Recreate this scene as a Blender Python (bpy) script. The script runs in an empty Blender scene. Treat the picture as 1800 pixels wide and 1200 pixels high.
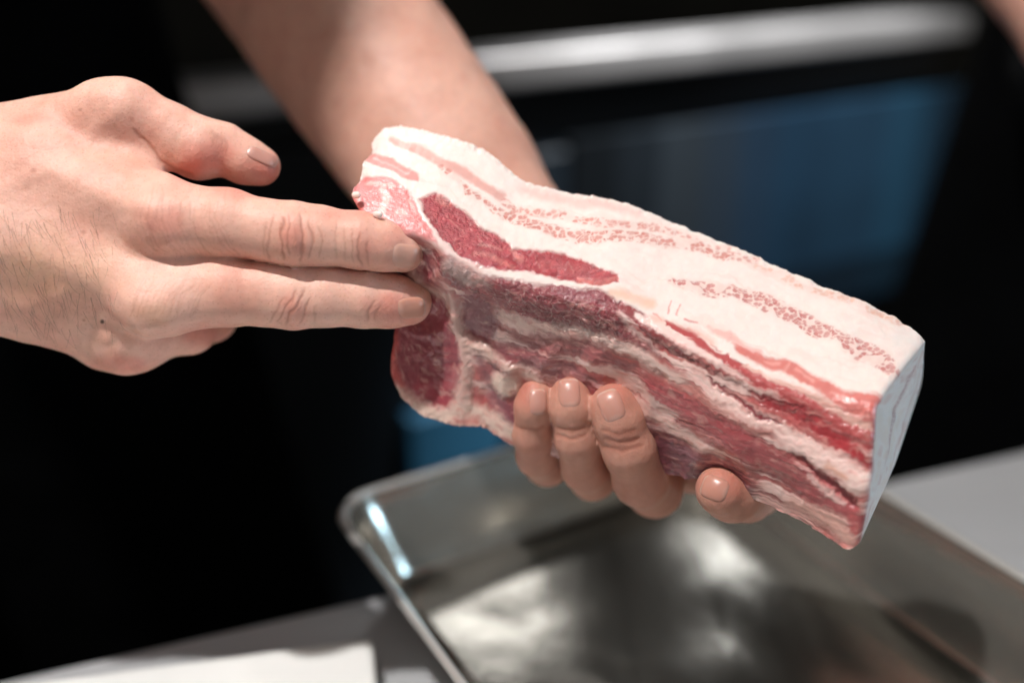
import bpy, math, random
import numpy as np
from mathutils import Vector
from mathutils.bvhtree import BVHTree

random.seed(7); RNG = np.random.default_rng(7)
sc = bpy.context.scene
COL = sc.collection
# ------------------------------------------------------------------ camera
PITCH = math.radians(24.8); FPX = 1750.0; S = 330.0          # focus distance in mm
CAM = np.array([0.0, 0.0, 1.215])
RIGHT = np.array([1.0, 0, 0]); UPV = np.array([0, math.sin(PITCH), math.cos(PITCH)])
FWD = np.array([0, math.cos(PITCH), -math.sin(PITCH)])
cd = bpy.data.cameras.new('camera'); cam = bpy.data.objects.new('camera', cd); COL.objects.link(cam)
cam.location = CAM; cam.rotation_euler = (math.pi/2 - PITCH, 0, 0)
cd.sensor_width = 36; cd.lens = 35.0; cd.clip_start = 0.02; cd.clip_end = 60
cd.dof.use_dof = True; cd.dof.focus_distance = 0.331; cd.dof.aperture_fstop = 2.5
sc.camera = cam
# ------------------------------------------------------------------ light
w = bpy.data.worlds.new('World'); sc.world = w; w.use_nodes = True
w.node_tree.nodes['Background'].inputs[0].default_value = (1.0, 0.95, 0.88, 1)
w.node_tree.nodes['Background'].inputs[1].default_value = 0.10
sc.view_settings.view_transform = 'Standard'; sc.view_settings.look = 'None'
sc.view_settings.exposure = 0.0; sc.view_settings.gamma = 1.0
def view_dir(x, y, z):
    v = x*RIGHT + y*UPV - z*FWD
    return v/np.linalg.norm(v)
FOCUS = CAM + FWD*S/1000
def lamp(name, kind, pos, target, power, color, **kw):
    l = bpy.data.lights.new(name, kind); l.energy = power; l.color = color
    for k, v in kw.items(): setattr(l, k, v)
    o = bpy.data.objects.new(name, l); COL.objects.link(o); o.location = pos
    o.rotation_euler = Vector(np.array(target) - np.array(pos)).to_track_quat('-Z', 'Y').to_euler()
    return o
KD = view_dir(-0.28, 0.78, 0.56)
lamp('key_spot', 'SPOT', FOCUS + KD*1.2, FOCUS + np.array([0.0, .05, 0]), 67, (1.0, .965, .935),
     spot_size=math.radians(62), spot_blend=0.4, shadow_soft_size=0.016)
lamp('front_fill', 'AREA', (0.25, -1.0, 2.1), FOCUS, 1.5, (1.0, .97, .94), size=1.0, size_y=0.8, shape='RECTANGLE')  # added soft fill from the viewer's side, no known source
lamp('overhead_fill', 'AREA', (-0.35, -0.15, 2.3), (-.1, .3, .9), 1.4, (1.0, .98, .95), size=.6, size_y=.6, shape='RECTANGLE')  # added soft fill from overhead, lifts the white board
lamp('back_light', 'SPOT', FOCUS+np.array([-.15, .85, 1.15]), FOCUS+np.array([.01, 0, 0]), 11.0, (1.0, .98, .95), spot_size=math.radians(15), spot_blend=.5, shadow_soft_size=.02)  # added spot from behind, for glints on the wet meat
lamp('tray_glint_area', 'AREA', (-.075, 1.51, 1.81), (-.0166, .3866, .9), 0.42, (1.0, .99, .97), size=.26, size_y=.13, shape='RECTANGLE')  # added area light, mirrored as the bright patch on the tray floor
lamp('small_tray_glint_area', 'AREA', (.42, 1.61, 1.74), (.117, .447, .9), 0.14, (.97, .99, 1.0), size=.09, size_y=.12, shape='RECTANGLE')  # added smaller area light, mirrored near the tray's far right corner
lamp('side_light', 'SPOT', (1.15, 0.05, 1.22), FOCUS+np.array([.10, 0, -.02]), 17.0, (0.52, .80, 1.0), spot_size=math.radians(24), spot_blend=.6, shadow_soft_size=.15)  # added cool spot, brightens the cut end of the slab
lamp('rail_fill_spot', 'SPOT', (0.62, 0.85, 2.4), (0.36, 1.16, 1.04), 540.0, (1.0, .98, .95), spot_size=math.radians(34), spot_blend=.8, shadow_soft_size=.06)  # added spot, brightens the steel top of the cabinet

# ------------------------------------------------------------------ frames and helpers
def VW(P):                                    # view frame mm (x right, y up, z to the viewer) -> world m
    P = np.atleast_2d(np.asarray(P, float))
    return CAM + (P[:, :1]*RIGHT + P[:, 1:2]*UPV + (S - P[:, 2:3])*FWD)/1000
def PV(px, py, d):                            # traced point with its own distance -> view frame mm
    t = (S + d)/FPX
    return np.array([(px - 900)*t, (600 - py)*t, -d])
def PVa(A):
    A = np.asarray(A, float); t = (S + A[..., 2])/FPX
    return np.stack([(A[..., 0]-900)*t, (600-A[..., 1])*t, -A[..., 2]], -1)
def proj(P):
    D = S - P[:, 2]
    return 900 + P[:, 0]*FPX/D, 600 - P[:, 1]*FPX/D
def wray(px, py, z):                          # where the sight line meets a level plane
    d = (px-900)/FPX*RIGHT + (600-py)/FPX*UPV + FWD
    return CAM + d*((z - CAM[2])/d[2])

def lin(c):
    c = np.asarray(c, float)/255.0
    return np.where(c <= .04045, c/12.92, ((c+.055)/1.055)**2.4)

def hash3(ix, iy, iz, seed=0):
    h = (ix.astype(np.int64)*374761393 + iy.astype(np.int64)*668265263 + iz.astype(np.int64)*2147483647 + seed*1274126177) & 0xFFFFFFFF
    h = ((h ^ (h >> 13))*1274126177) & 0xFFFFFFFF
    h = ((h ^ (h >> 15))*2246822519) & 0xFFFFFFFF
    return ((h ^ (h >> 16)) & 0xFFFFFF)/float(0xFFFFFF)
def vnoise(x, y, z=None, seed=0):             # value noise -1..1
    if z is None: z = np.zeros_like(x)
    ix, iy, iz = np.floor(x), np.floor(y), np.floor(z)
    fx, fy, fz = x-ix, y-iy, z-iz
    fx, fy, fz = [f*f*f*(f*(f*6-15)+10) for f in (fx, fy, fz)]
    r = 0
    for a in (0, 1):
        for b in (0, 1):
            for c in (0, 1):
                r = r + hash3(ix+a, iy+b, iz+c, seed)*(fx if a else 1-fx)*(fy if b else 1-fy)*(fz if c else 1-fz)
    return r*2-1
def fbm(x, y, z=None, o=4, seed=0):
    r = 0; a = .5
    if z is None: z = np.zeros_like(x)
    for i in range(o):
        r = r + a*vnoise(x*2**i + 17.3*i, y*2**i - 9.1*i, z*2**i, seed+i); a *= .5
    return r/.94
def worley(x, y, seed=0):
    ix, iy = np.floor(x), np.floor(y)
    f1 = np.full(x.shape, 9.0); f2 = f1.copy(); cid = np.zeros(x.shape)
    z = np.zeros_like(ix)
    for a in (-1, 0, 1):
        for b in (-1, 0, 1):
            cx = ix+a + .1+.8*hash3(ix+a, iy+b, z, seed); cy = iy+b + .1+.8*hash3(ix+a, iy+b, z, seed+5)
            d = np.hypot(x-cx, y-cy); h = hash3(ix+a, iy+b, z, seed+9)
            n = d < f1
            f2 = np.where(n, f1, np.minimum(f2, d)); cid = np.where(n, h, cid); f1 = np.where(n, d, f1)
    return f1, f2, cid
def sstep(a, b, x):
    t = np.clip((x-a)/(b-a), 0, 1); return t*t*(3-2*t)
def polyd(x, y, pts):                         # signed (distance - half width) to a polyline with widths
    best = np.full(x.shape, 1e9)
    pts = [tuple(p) for p in pts]
    if len(pts) == 1: pts = pts*2
    for (x0, y0, w0), (x1, y1, w1) in zip(pts[:-1], pts[1:]):
        dx, dy = x1-x0, y1-y0; L = dx*dx+dy*dy+1e-9
        t = np.clip(((x-x0)*dx+(y-y0)*dy)/L, 0, 1)
        best = np.minimum(best, np.hypot(x-x0-t*dx, y-y0-t*dy) - (w0+(w1-w0)*t))
    return best
def polygd(x, y, pts):                        # signed distance to polygon (neg inside)
    d = np.full(x.shape, 1e18); s = np.ones(x.shape); n = len(pts)
    for i in range(n):
        ax, ay = pts[i]; bx, by = pts[i-1]
        ex, ey = bx-ax, by-ay; wx, wy = x-ax, y-ay
        t = np.clip((wx*ex+wy*ey)/(ex*ex+ey*ey+1e-9), 0, 1)
        d = np.minimum(d, (wx-ex*t)**2+(wy-ey*t)**2)
        c1 = y >= ay; c2 = y < by; c3 = ex*wy > ey*wx
        s = np.where((c1 & c2 & c3) | (~c1 & ~c2 & ~c3), -s, s)
    return s*np.sqrt(d)

def gsmooth(A, sig, axis):
    if sig <= 0: return A
    r = int(3*sig+1); k = np.exp(-.5*(np.arange(-r, r+1)/sig)**2); k /= k.sum()
    A = np.moveaxis(A, axis, 0)
    # linear extrapolation padding so that ends stay put
    lo = [2*A[0]-A[min(i, len(A)-1)] for i in range(r, 0, -1)]
    hi = [2*A[-1]-A[max(len(A)-1-i, 0)] for i in range(1, r+1)]
    P = np.concatenate([np.array(lo), A, np.array(hi)], 0)
    out = sum(k[i]*P[i:i+len(A)] for i in range(2*r+1))
    return np.moveaxis(out, 0, axis)

# ------------------------------------------------------------------ scene objects
def tag(o, label=None, cat=None, group=None, kind=None):
    for k, v in (('label', label), ('category', cat), ('group', group), ('kind', kind)):
        if v: o[k] = v
    return o
def empty(name, loc):
    o = bpy.data.objects.new(name, None); COL.objects.link(o); o.location = loc; o.empty_display_size = .02
    return o
def origin_of(p):
    v = np.zeros(3)
    while p is not None: v = v + np.array(p.location); p = p.parent
    return v
def mesh_obj(name, verts, faces, mat, parent=None, smooth=True, col=None, attrs=None):
    verts = np.asarray(verts, float)
    L = origin_of(parent) if parent else np.zeros(3)
    me = bpy.data.meshes.new(name)
    if isinstance(faces, np.ndarray):
        n, k = faces.shape
        me.vertices.add(len(verts)); me.vertices.foreach_set('co', (verts-L).astype(np.float32).ravel())
        me.loops.add(n*k); me.loops.foreach_set('vertex_index', faces.astype(np.int32).ravel())
        me.polygons.add(n); me.polygons.foreach_set('loop_start', np.arange(0, n*k, k, dtype=np.int32))
        me.update(calc_edges=True); me.validate()
    else:
        me.from_pydata((verts-L).tolist(), [], [tuple(f) for f in faces])
    me.polygons.foreach_set('use_smooth', [smooth]*len(me.polygons)); me.update()
    if mat: me.materials.append(mat)
    if col is not None:
        a = me.color_attributes.new('col', 'FLOAT_COLOR', 'POINT')
        a.data.foreach_set('color', np.concatenate([col, np.ones((len(col), 1))], 1).astype(np.float32).ravel())
    for k, v in (attrs or {}).items():
        a = me.attributes.new(k, 'FLOAT', 'POINT'); a.data.foreach_set('value', np.asarray(v, np.float32))
    o = bpy.data.objects.new(name, me); COL.objects.link(o)
    if parent: o.parent = parent
    return o
def grid_faces(n, m, flip=False, wrap=False):
    i, j = np.meshgrid(np.arange(n-1), np.arange(m if wrap else m-1), indexing='ij')
    a = i*m+j; b = i*m+(j+1) % m; c = (i+1)*m+(j+1) % m; d = (i+1)*m+j
    F = np.stack([a, b, c, d], -1).reshape(-1, 4)
    return F[:, ::-1].copy() if flip else F
def bevel(o, wd, seg=3):
    m = o.modifiers.new('bevel', 'BEVEL'); m.width = wd; m.segments = seg; m.limit_method = 'ANGLE'
    return o
def box_obj(name, c, u, hx, hy, z0, z1, mat, parent=None, bev=.003):
    """box: centre c (x,y), axis u (unit xy) with half sizes, from z0 to z1"""
    u = np.array(u, float)/np.hypot(*u); v = np.array([-u[1], u[0]])
    P = []
    for z in (z0, z1):
        for a, b in ((-1, -1), (1, -1), (1, 1), (-1, 1)):
            q = np.array(c)+a*hx*u+b*hy*v; P.append((q[0], q[1], z))
    o = mesh_obj(name, P, [(0, 3, 2, 1), (4, 5, 6, 7), (0, 1, 5, 4), (1, 2, 6, 5), (2, 3, 7, 6), (3, 0, 4, 7)], mat, parent, smooth=False)
    if bev: bevel(o, bev)
    return o

# ------------------------------------------------------------------ materials
def mat(name, color=(.5, .5, .5), rough=.5, metal=0.0, sss=0.0, sssr=(1, .35, .2), sscale=.003, coat=0, spec=.5,
        attr=None, bumps=(), rough_noise=None, aniso=0, rattr=None, colnoise=None, stretch=None):
    m = bpy.data.materials.new(name); m.use_nodes = True; nt = m.node_tree; N = nt.nodes; L = nt.links
    b = N['Principled BSDF']
    b.inputs['Base Color'].default_value = (*color, 1); b.inputs['Roughness'].default_value = rough
    b.inputs['Metallic'].default_value = metal; b.inputs['Coat Weight'].default_value = coat
    b.inputs['Coat Roughness'].default_value = .12
    b.inputs['Specular IOR Level'].default_value = spec
    if sss:
        b.inputs['Subsurface Weight'].default_value = sss; b.inputs['Subsurface Radius'].default_value = sssr
        b.inputs['Subsurface Scale'].default_value = sscale
    tc = N.new('ShaderNodeTexCoord'); src = tc.outputs['Object']
    if stretch:
        mp = N.new('ShaderNodeMapping'); mp.inputs['Scale'].default_value = stretch[0]; mp.inputs['Rotation'].default_value = stretch[1]
        L.new(src, mp.inputs['Vector']); ssrc = mp.outputs[0]
    else: ssrc = src
    if attr:
        a = N.new('ShaderNodeAttribute'); a.attribute_name = attr; out = a.outputs['Color']
    else: out = None
    if colnoise:                                # (scale, amount)
        n = N.new('ShaderNodeTexNoise'); n.inputs['Scale'].default_value = colnoise[0]; n.inputs['Detail'].default_value = 6
        L.new(ssrc, n.inputs['Vector'])
        mr = N.new('ShaderNodeMapRange'); mr.inputs[1].default_value = .3; mr.inputs[2].default_value = .7
        mr.inputs[3].default_value = 1-colnoise[1]; mr.inputs[4].default_value = 1+colnoise[1]; L.new(n.outputs['Fac'], mr.inputs[0])
        mx = N.new('ShaderNodeVectorMath'); mx.operation = 'SCALE'
        if out: L.new(out, mx.inputs[0])
        else: mx.inputs[0].default_value = color
        L.new(mr.outputs[0], mx.inputs['Scale']); out = mx.outputs[0]
    if coat and rattr:
        a = N.new('ShaderNodeAttribute'); a.attribute_name = 'peb'; mm = N.new('ShaderNodeMath'); mm.operation = 'MULTIPLY_ADD'; mm.inputs[1].default_value = .8; mm.inputs[2].default_value = .05
        L.new(a.outputs['Fac'], mm.inputs[0]); L.new(mm.outputs[0], b.inputs['Coat Weight'])
    if out: L.new(out, b.inputs['Base Color'])
    if rattr:
        a = N.new('ShaderNodeAttribute'); a.attribute_name = rattr; L.new(a.outputs['Fac'], b.inputs['Roughness'])
    if rough_noise:
        n = N.new('ShaderNodeTexNoise'); n.inputs['Scale'].default_value = rough_noise[0]; n.inputs['Detail'].default_value = 5
        L.new(ssrc, n.inputs['Vector'])
        mr = N.new('ShaderNodeMapRange'); mr.inputs[1].default_value = .3; mr.inputs[2].default_value = .7
        mr.inputs[3].default_value = rough_noise[1]; mr.inputs[4].default_value = rough_noise[2]
        L.new(n.outputs['Fac'], mr.inputs[0]); L.new(mr.outputs[0], b.inputs['Roughness'])
    prev = None
    for kind, scale, dist, strength, *rest in bumps:
        if kind == 'noise':
            n = N.new('ShaderNodeTexNoise'); n.inputs['Detail'].default_value = 5; o_ = n.outputs['Fac']
        elif kind == 'cell':
            n = N.new('ShaderNodeTexVoronoi'); o_ = n.outputs['Distance']
        n.inputs['Scale'].default_value = scale
        L.new(ssrc if rest and rest[0] == 's' else src, n.inputs['Vector'])
        bp = N.new('ShaderNodeBump'); bp.inputs['Strength'].default_value = strength; bp.inputs['Distance'].default_value = dist
        if rest and rest[0] not in ('s',):
            a = N.new('ShaderNodeAttribute'); a.attribute_name = rest[0]
            mm = N.new('ShaderNodeMath'); mm.operation = 'MULTIPLY'; mm.inputs[1].default_value = strength
            L.new(a.outputs['Fac'], mm.inputs[0]); L.new(mm.outputs[0], bp.inputs['Strength'])
        L.new(o_, bp.inputs['Height'])
        if prev: L.new(prev, bp.inputs['Normal'])
        prev = bp.outputs[0]
    if prev:
        L.new(prev, b.inputs['Normal'])
        if coat: L.new(prev, b.inputs['Coat Normal'])
    return m

M_SKIN = mat('skin', attr='col', rough=.52, sss=.30, sssr=(1, .32, .18), sscale=.0035, spec=.42, colnoise=(330, .05),
             bumps=(('cell', 1150, .00022, .32), ('noise', 420, .0004, .35), ('noise', 90, .0008, .22)))
M_NAIL = mat('nail', attr='col', rough=.32, sss=.3, sscale=.002, spec=.5, bumps=(('noise', 300, .0002, .15),))
M_HAIR = mat('fine_hair', (.05, .028, .016), rough=.5)
M_MEAT = mat('meat', attr='col', rattr='rgh', sss=.22, sssr=(1, .4, .3), sscale=.0025, spec=.55, coat=.45,
             bumps=(('noise', 620, .0014, 1.0, 'peb'), ('noise', 1900, .0005, .6, 'peb'), ('noise', 260, .0005, .35), ('noise', 1400, .00018, .3)))
M_RIND = mat('pork_skin', (.74, .60, .54), rough=.5, sss=.2, sscale=.003, colnoise=(60, .12), bumps=(('noise', 200, .001, .4),))
M_STEEL = mat('tray_steel', (.56, .535, .485), rough=.3, metal=.88, rough_noise=(16, .11, .24), colnoise=(22, .12),
              bumps=(('noise', 26, .0012, .25), ('noise', 700, .00006, .3, 's')), stretch=((1, .05, 1), (0, 0, .53)))
M_RIM = mat('rim_steel', (.74, .72, .69), rough=.3, metal=.6, bumps=(('noise', 60, .0006, .3),))
M_TOP = mat('worktop_steel', (.60, .61, .63), rough=.42, metal=.35, rough_noise=(9, .36, .5), colnoise=(30, .08),
            bumps=(('noise', 500, .0001, .3, 's'),), stretch=((.06, 1, 1), (0, 0, -.35)))
M_BOARD = mat('white_board', (.84, .84, .82), rough=.45, colnoise=(18, .05), bumps=(('noise', 150, .0004, .3),))
M_BLACK = mat('black_cloth', (.0016, .0018, .0022), rough=.95, spec=.06, colnoise=(9, .4), bumps=(('noise', 14, .02, .5), ('noise', 700, .0006, .5)))
M_DARK = mat('dark_wall', (.035, .034, .028), rough=.8, colnoise=(3, .3))
M_RAIL = mat('counter_steel', (.62, .62, .64), rough=.33, metal=.85, rough_noise=(6, .28, .42))
M_BLUE = mat('blue_panel', (.016, .060, .125), rough=.35, metal=.2, colnoise=(3, .25))
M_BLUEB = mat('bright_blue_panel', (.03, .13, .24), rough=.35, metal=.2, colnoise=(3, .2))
M_GREYP = mat('grey_panel', (.045, .062, .080), rough=.45, metal=.3, colnoise=(3, .25))
M_NAVY = mat('dark_panel', (.006, .010, .015), rough=.4, metal=.2, colnoise=(3, .3))
M_FLOOR = mat('floor_tiles', (.02, .02, .021), rough=.6, colnoise=(5, .3))

# ------------------------------------------------------------------ the room
TABLE = 0.900
mesh_obj('floor', [(-3, -2, 0), (4, -2, 0), (4, 5, 0), (-3, 5, 0)], [(0, 1, 2, 3)], M_FLOOR, smooth=False)['kind'] = 'structure'
u_bg = np.array([.865, .50]); u_bg /= np.hypot(*u_bg); n_bg = np.array([-u_bg[1], u_bg[0]])
wl = np.array([0, 3.2])
box_obj('back_wall', wl, u_bg, 4.5, .05, 0, 3.0, M_DARK, bev=0)['kind'] = 'structure'

mesh_obj('ceiling', [(-4, .75, 3.0), (5, .75, 3.0), (5, 5.2, 3.0), (-4, 5.2, 3.0)], [(0, 3, 2, 1)], M_DARK, smooth=False)['kind'] = 'structure'
# table: back edge runs from lower left to upper right
e0 = wray(249, 1137, TABLE)[:2]; e1 = wray(1800, 790, TABLE)[:2]
ut = (e1-e0)/np.hypot(*(e1-e0)); nt_ = np.array([-ut[1], ut[0]])     # nt_ points away from camera
tc = e0 + ut*.25 - nt_*.35
tb = empty('work_table', (tc[0], tc[1], 0)); tag(tb, 'brushed steel work table under the tray and white board', 'table')
box_obj('table_top', tc, ut, .85, .35, TABLE-.035, TABLE, M_TOP, tb, .004)
for a in (-1, 1):
    for b in (-1, 1):
        q = tc + a*.78*ut + b*.29*nt_
        box_obj('leg', q, ut, .02, .02, 0, TABLE-.036, M_TOP, tb, .003)
box_obj('lower_shelf', tc, ut, .76, .27, .25, .27, M_TOP, tb, .002)

# white board on the table
bz = TABLE + .018
b0 = wray(655, 1117, bz)[:2]; b1 = wray(200, 1176, bz)[:2]; ub = (b0-b1)/np.hypot(*(b0-b1)); nb = np.array([-ub[1], ub[0]])
bc = b0 - ub*.2 - nb*.14
bo = box_obj('cutting_board', bc, ub, .2, .14, TABLE+.0005, bz, M_BOARD, None, .003)
tag(bo, 'white plastic cutting board on the steel table left of the tray', 'cutting board')

# background cabinet
r0 = CAM + 1.02*((840-900)/FPX*RIGHT + (600-104)/FPX*UPV + FWD)
def ray_plane(px, py, P0, n2):
    d = (px-900)/FPX*RIGHT + (600-py)/FPX*UPV + FWD
    n = np.array([n2[0], n2[1], 0]); t = np.dot(P0-CAM, n)/np.dot(d, n); return CAM + d*t
HZ = r0[2]                                   # top of the rail
rE = ray_plane(1712, 36, r0, n_bg)
length = np.dot(rE[:2]-r0[:2], u_bg)
ca = r0[:2] - u_bg*1.3; cb = r0[:2] + u_bg*length
cc = (ca+cb)/2 + n_bg*.07; hl = np.hypot(*(cb-ca))/2
cab = empty('steel_cabinet', (cc[0], cc[1], 0)); tag(cab, 'steel topped counter cabinet with dark blue doors behind the pork', 'cabinet')
box_obj('counter_top', cc-n_bg*.036, u_bg, hl, .034, HZ-.034, HZ, M_RAIL, cab, .006)
box_obj('carcass', cc + n_bg*.02, u_bg, hl-.01, .048, .06, HZ-.0345, M_NAVY, cab, .002)
def door(x0, x1, z0, z1, m, off=.010, nm='door'):
    """x along the front measured in traced pixels on the front plane"""
    A = ray_plane(x0, 300, r0, n_bg); B = ray_plane(x1, 300, r0, n_bg)
    c = (A[:2]+B[:2])/2 + n_bg*(.02); h = np.hypot(*(B[:2]-A[:2]))/2-(.002 if nm != 'gradient_strip' else 0)
    return box_obj(nm, c, u_bg, h, off, z0, z1, m, cab, .003 if nm != 'gradient_strip' else 0)
zt = HZ-.042
d0 = door(-250, 300, .12, zt-.03, M_GREYP); d1 = door(310, 800, .12, zt-.03, M_NAVY)
door(815, 1010, .12, zt-.07, M_NAVY)
def gradient_mat(c): return mat('cabinet_light_gradient', c, rough=.4, metal=.2, colnoise=(4, .25))
gradient_cols = [(1014, 1096, (.008, .013, .019)), (1096, 1170, (.016, .024, .034)), (1170, 1250, (.036, .050, .066)), (1250, 1310, (.030, .050, .078)), (1310, 1370, (.020, .050, .095)),
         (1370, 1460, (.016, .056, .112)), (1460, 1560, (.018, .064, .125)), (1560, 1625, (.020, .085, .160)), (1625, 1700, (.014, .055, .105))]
for a_x, b_x, c_ in gradient_cols:  # strip colours carry a blurred light gradient; lower row its fade to dark
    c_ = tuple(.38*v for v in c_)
    door(a_x, b_x, HZ-.33, zt-.062, gradient_mat(c_), nm='gradient_strip'); door(a_x, b_x, HZ-.40, HZ-.332, gradient_mat(tuple(.35*v for v in c_)), nm='gradient_strip')
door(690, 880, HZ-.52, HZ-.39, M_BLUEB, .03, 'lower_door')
# grey pan lying on the counter further left
# ------------------------------------------------------------------ tray
def rrect(cx, cy, hx, hy, r, n=10):
    P = []
    for k, (sx, sy) in enumerate(((1, 1), (-1, 1), (-1, -1), (1, -1))):
        for i in range(n+1):
            a = math.pi/2*(k + i/n)
            P.append((cx+sx*(hx-r)+r*math.cos(a), cy+sy*(hy-r)+r*math.sin(a)))
    return np.array(P)
RIMZ = TABLE + .045
A = wray(586, 884, RIMZ)[:2]; B = wray(1246, 684, RIMZ)[:2]
uT = (B-A)/np.hypot(*(B-A)); nT = np.array([-uT[1], uT[0]])
hw = np.hypot(*(B-A))/2; hd = .16
tcn = (A+B)/2 - nT*hd
tray = empty('steel_tray', (tcn[0], tcn[1], TABLE+.0008)); tag(tray, 'shallow rectangular stainless steel tray below the pork', 'tray')
prof = [(-.022, .0008), (-.0195, .0010), (-.0175, .002), (-.016, .0045), (-.012, .016), (-.006, .031), (-.0012, .0432), (.0, .0447)]
rows = []
def ring(off, r, z):
    q = rrect(0, 0, hw+off, hd+off, r); W = tcn + q[:, :1]*uT + q[:, 1:]*nT
    return np.concatenate([W, np.full((len(W), 1), TABLE+z)], 1)
inner = [(-hd+.02, None)]
for o_, z in prof: rows.append(ring(o_, .021+o_*.3, z))
# floor rings inwards with the slightest dish and dents
fl = []
NF = 26
for k in range(NF, 0, -1):
    f = k/NF
    q = rrect(0, 0, (hw-.022)*f, (hd-.022)*f, (.0144)*f); W = tcn + q[:, :1]*uT + q[:, 1:]*nT
    z = TABLE + .0009 + .0005*vnoise(W[:, 0]*30, W[:, 1]*30, seed=3) * (1-f**6)
    fl.append(np.concatenate([W, z[:, None]], 1))
ct = np.repeat(np.array([[tcn[0], tcn[1], TABLE+.001]]), len(fl[0]), 0)
allr = [ct] + fl[::-1] + rows
m_ = len(fl[0])
Vt = np.concatenate(allr); o = mesh_obj('tray_pan', Vt, grid_faces(len(allr), m_, flip=False, wrap=True), M_STEEL, tray)
sm = o.modifiers.new('solid', 'SOLIDIFY'); sm.thickness = .0008; sm.offset = 1
# rolled rim
rim = []
for k in range(10):
    a = 2*math.pi*k/10
    rim.append(ring(.0016+.0018*math.cos(a), .023, .0445+.0016*math.sin(a)))
rim.append(rim[0]); mesh_obj('rolled_rim', np.concatenate(rim), grid_faces(11, m_, flip=True, wrap=True), M_RIM, tray)

# ------------------------------------------------------------------ SDF tools
def cone(P, a, b, ra, rb, sc3=None):
    a = np.asarray(a, float); b = np.asarray(b, float)
    ab = b-a; L = ab@ab+1e-9
    t = np.clip(((P-a)@ab)/L, 0, 1)
    D = P-a-t[:, None]*ab
    return np.sqrt((D*D).sum(1)) - (ra+(rb-ra)*t)
def ell(P, c, r, R=None):
    D = (P-np.asarray(c)); D = D@R if R is not None else D
    k = np.sqrt(((D/np.asarray(r))**2).sum(1)); return (k-1)*min(r)
def smin(a, b, k):
    h = np.clip(k-np.abs(a-b), 0, None)/k
    return np.minimum(a, b) - h*h*k*.25
def chain(P, pts, k=2.0):
    """pts: (px,py,d,radius mm)"""
    d = None
    Q = [(PV(*p[:3]), p[3]) for p in pts]
    for (a, ra), (b, rb) in zip(Q[:-1], Q[1:]):
        e = cone(P, a, b, ra, rb); d = e if d is None else smin(d, e, k)
    return d
def surface_nets(sdf, lo, hi, h):
    lo = np.array(lo, float); hi = np.array(hi, float)
    n = (np.ceil((hi-lo)/(4*h)).astype(int))*4+1
    cs = [lo[i]+np.arange(0, n[i], 4)*h for i in range(3)]
    G = np.stack(np.meshgrid(*cs, indexing='ij'), -1).reshape(-1, 3)
    c = sdf(G).reshape([len(x) for x in cs])
    cf = c.copy()
    for ax in range(3): cf = np.repeat(cf, 4, ax)
    near = np.abs(c) < 4*h*1.9+1.5
    # dilate by one to cover cell neighbours
    idx = [np.minimum((np.arange(n[i])+2)//4, len(cs[i])-1) for i in range(3)]
    vol = c[np.ix_(*idx)].copy(); mk = near[np.ix_(*idx)]
    I = np.argwhere(mk)
    vals = np.empty(len(I))
    for s0 in range(0, len(I), 1500000):
        vals[s0:s0+1500000] = sdf(lo + I[s0:s0+1500000]*h)
    vol[mk] = vals
    neg = vol < 0
    c8 = sum(neg[i:n[0]-1+i, j:n[1]-1+j, k:n[2]-1+k].astype(np.int8) for i in (0, 1) for j in (0, 1) for k in (0, 1))
    act = (c8 > 0) & (c8 < 8)
    vid = -np.ones(act.shape, np.int64); A_ = np.argwhere(act); vid[act] = np.arange(len(A_))
    pos = np.zeros((len(A_), 3)); cnt = np.zeros(len(A_))
    cor = [(i, j, k) for i in (0, 1) for j in (0, 1) for k in (0, 1)]
    for p in cor:
        for ax in range(3):
            if p[ax]: continue
            q = list(p); q[ax] = 1
            v0 = vol[A_[:, 0]+p[0], A_[:, 1]+p[1], A_[:, 2]+p[2]]; v1 = vol[A_[:, 0]+q[0], A_[:, 1]+q[1], A_[:, 2]+q[2]]
            m = (v0 < 0) != (v1 < 0); t = np.where(m, v0/np.where(m, v0-v1, 1), 0)
            e = np.array(p, float)[None].repeat(len(A_), 0); e[:, ax] += t
            pos += e*m[:, None]; cnt += m
    V = lo + (A_ + pos/cnt[:, None])*h
    F = []
    for ax in range(3):
        a1, a2 = [(1, 2), (2, 0), (0, 1)][ax]
        s0 = [slice(None)]*3; s1 = [slice(None)]*3; s0[ax] = slice(0, -1); s1[ax] = slice(1, None)
        n0 = neg[tuple(s0)]; n1 = neg[tuple(s1)]
        E = np.argwhere(n0 != n1)
        E = E[(E[:, a1] > 0) & (E[:, a2] > 0) & (E[:, a1] < n[a1]-1) & (E[:, a2] < n[a2]-1)]
        sgn = n0[E[:, 0], E[:, 1], E[:, 2]]
        def g(o1, o2):
            q = E.copy(); q[:, a1] -= o1; q[:, a2] -= o2; return vid[q[:, 0], q[:, 1], q[:, 2]]
        f = np.stack([g(1, 1), g(0, 1), g(0, 0), g(1, 0)], 1)
        f[~sgn] = f[~sgn][:, ::-1]; F.append(f)
    return V, np.concatenate(F)
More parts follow.
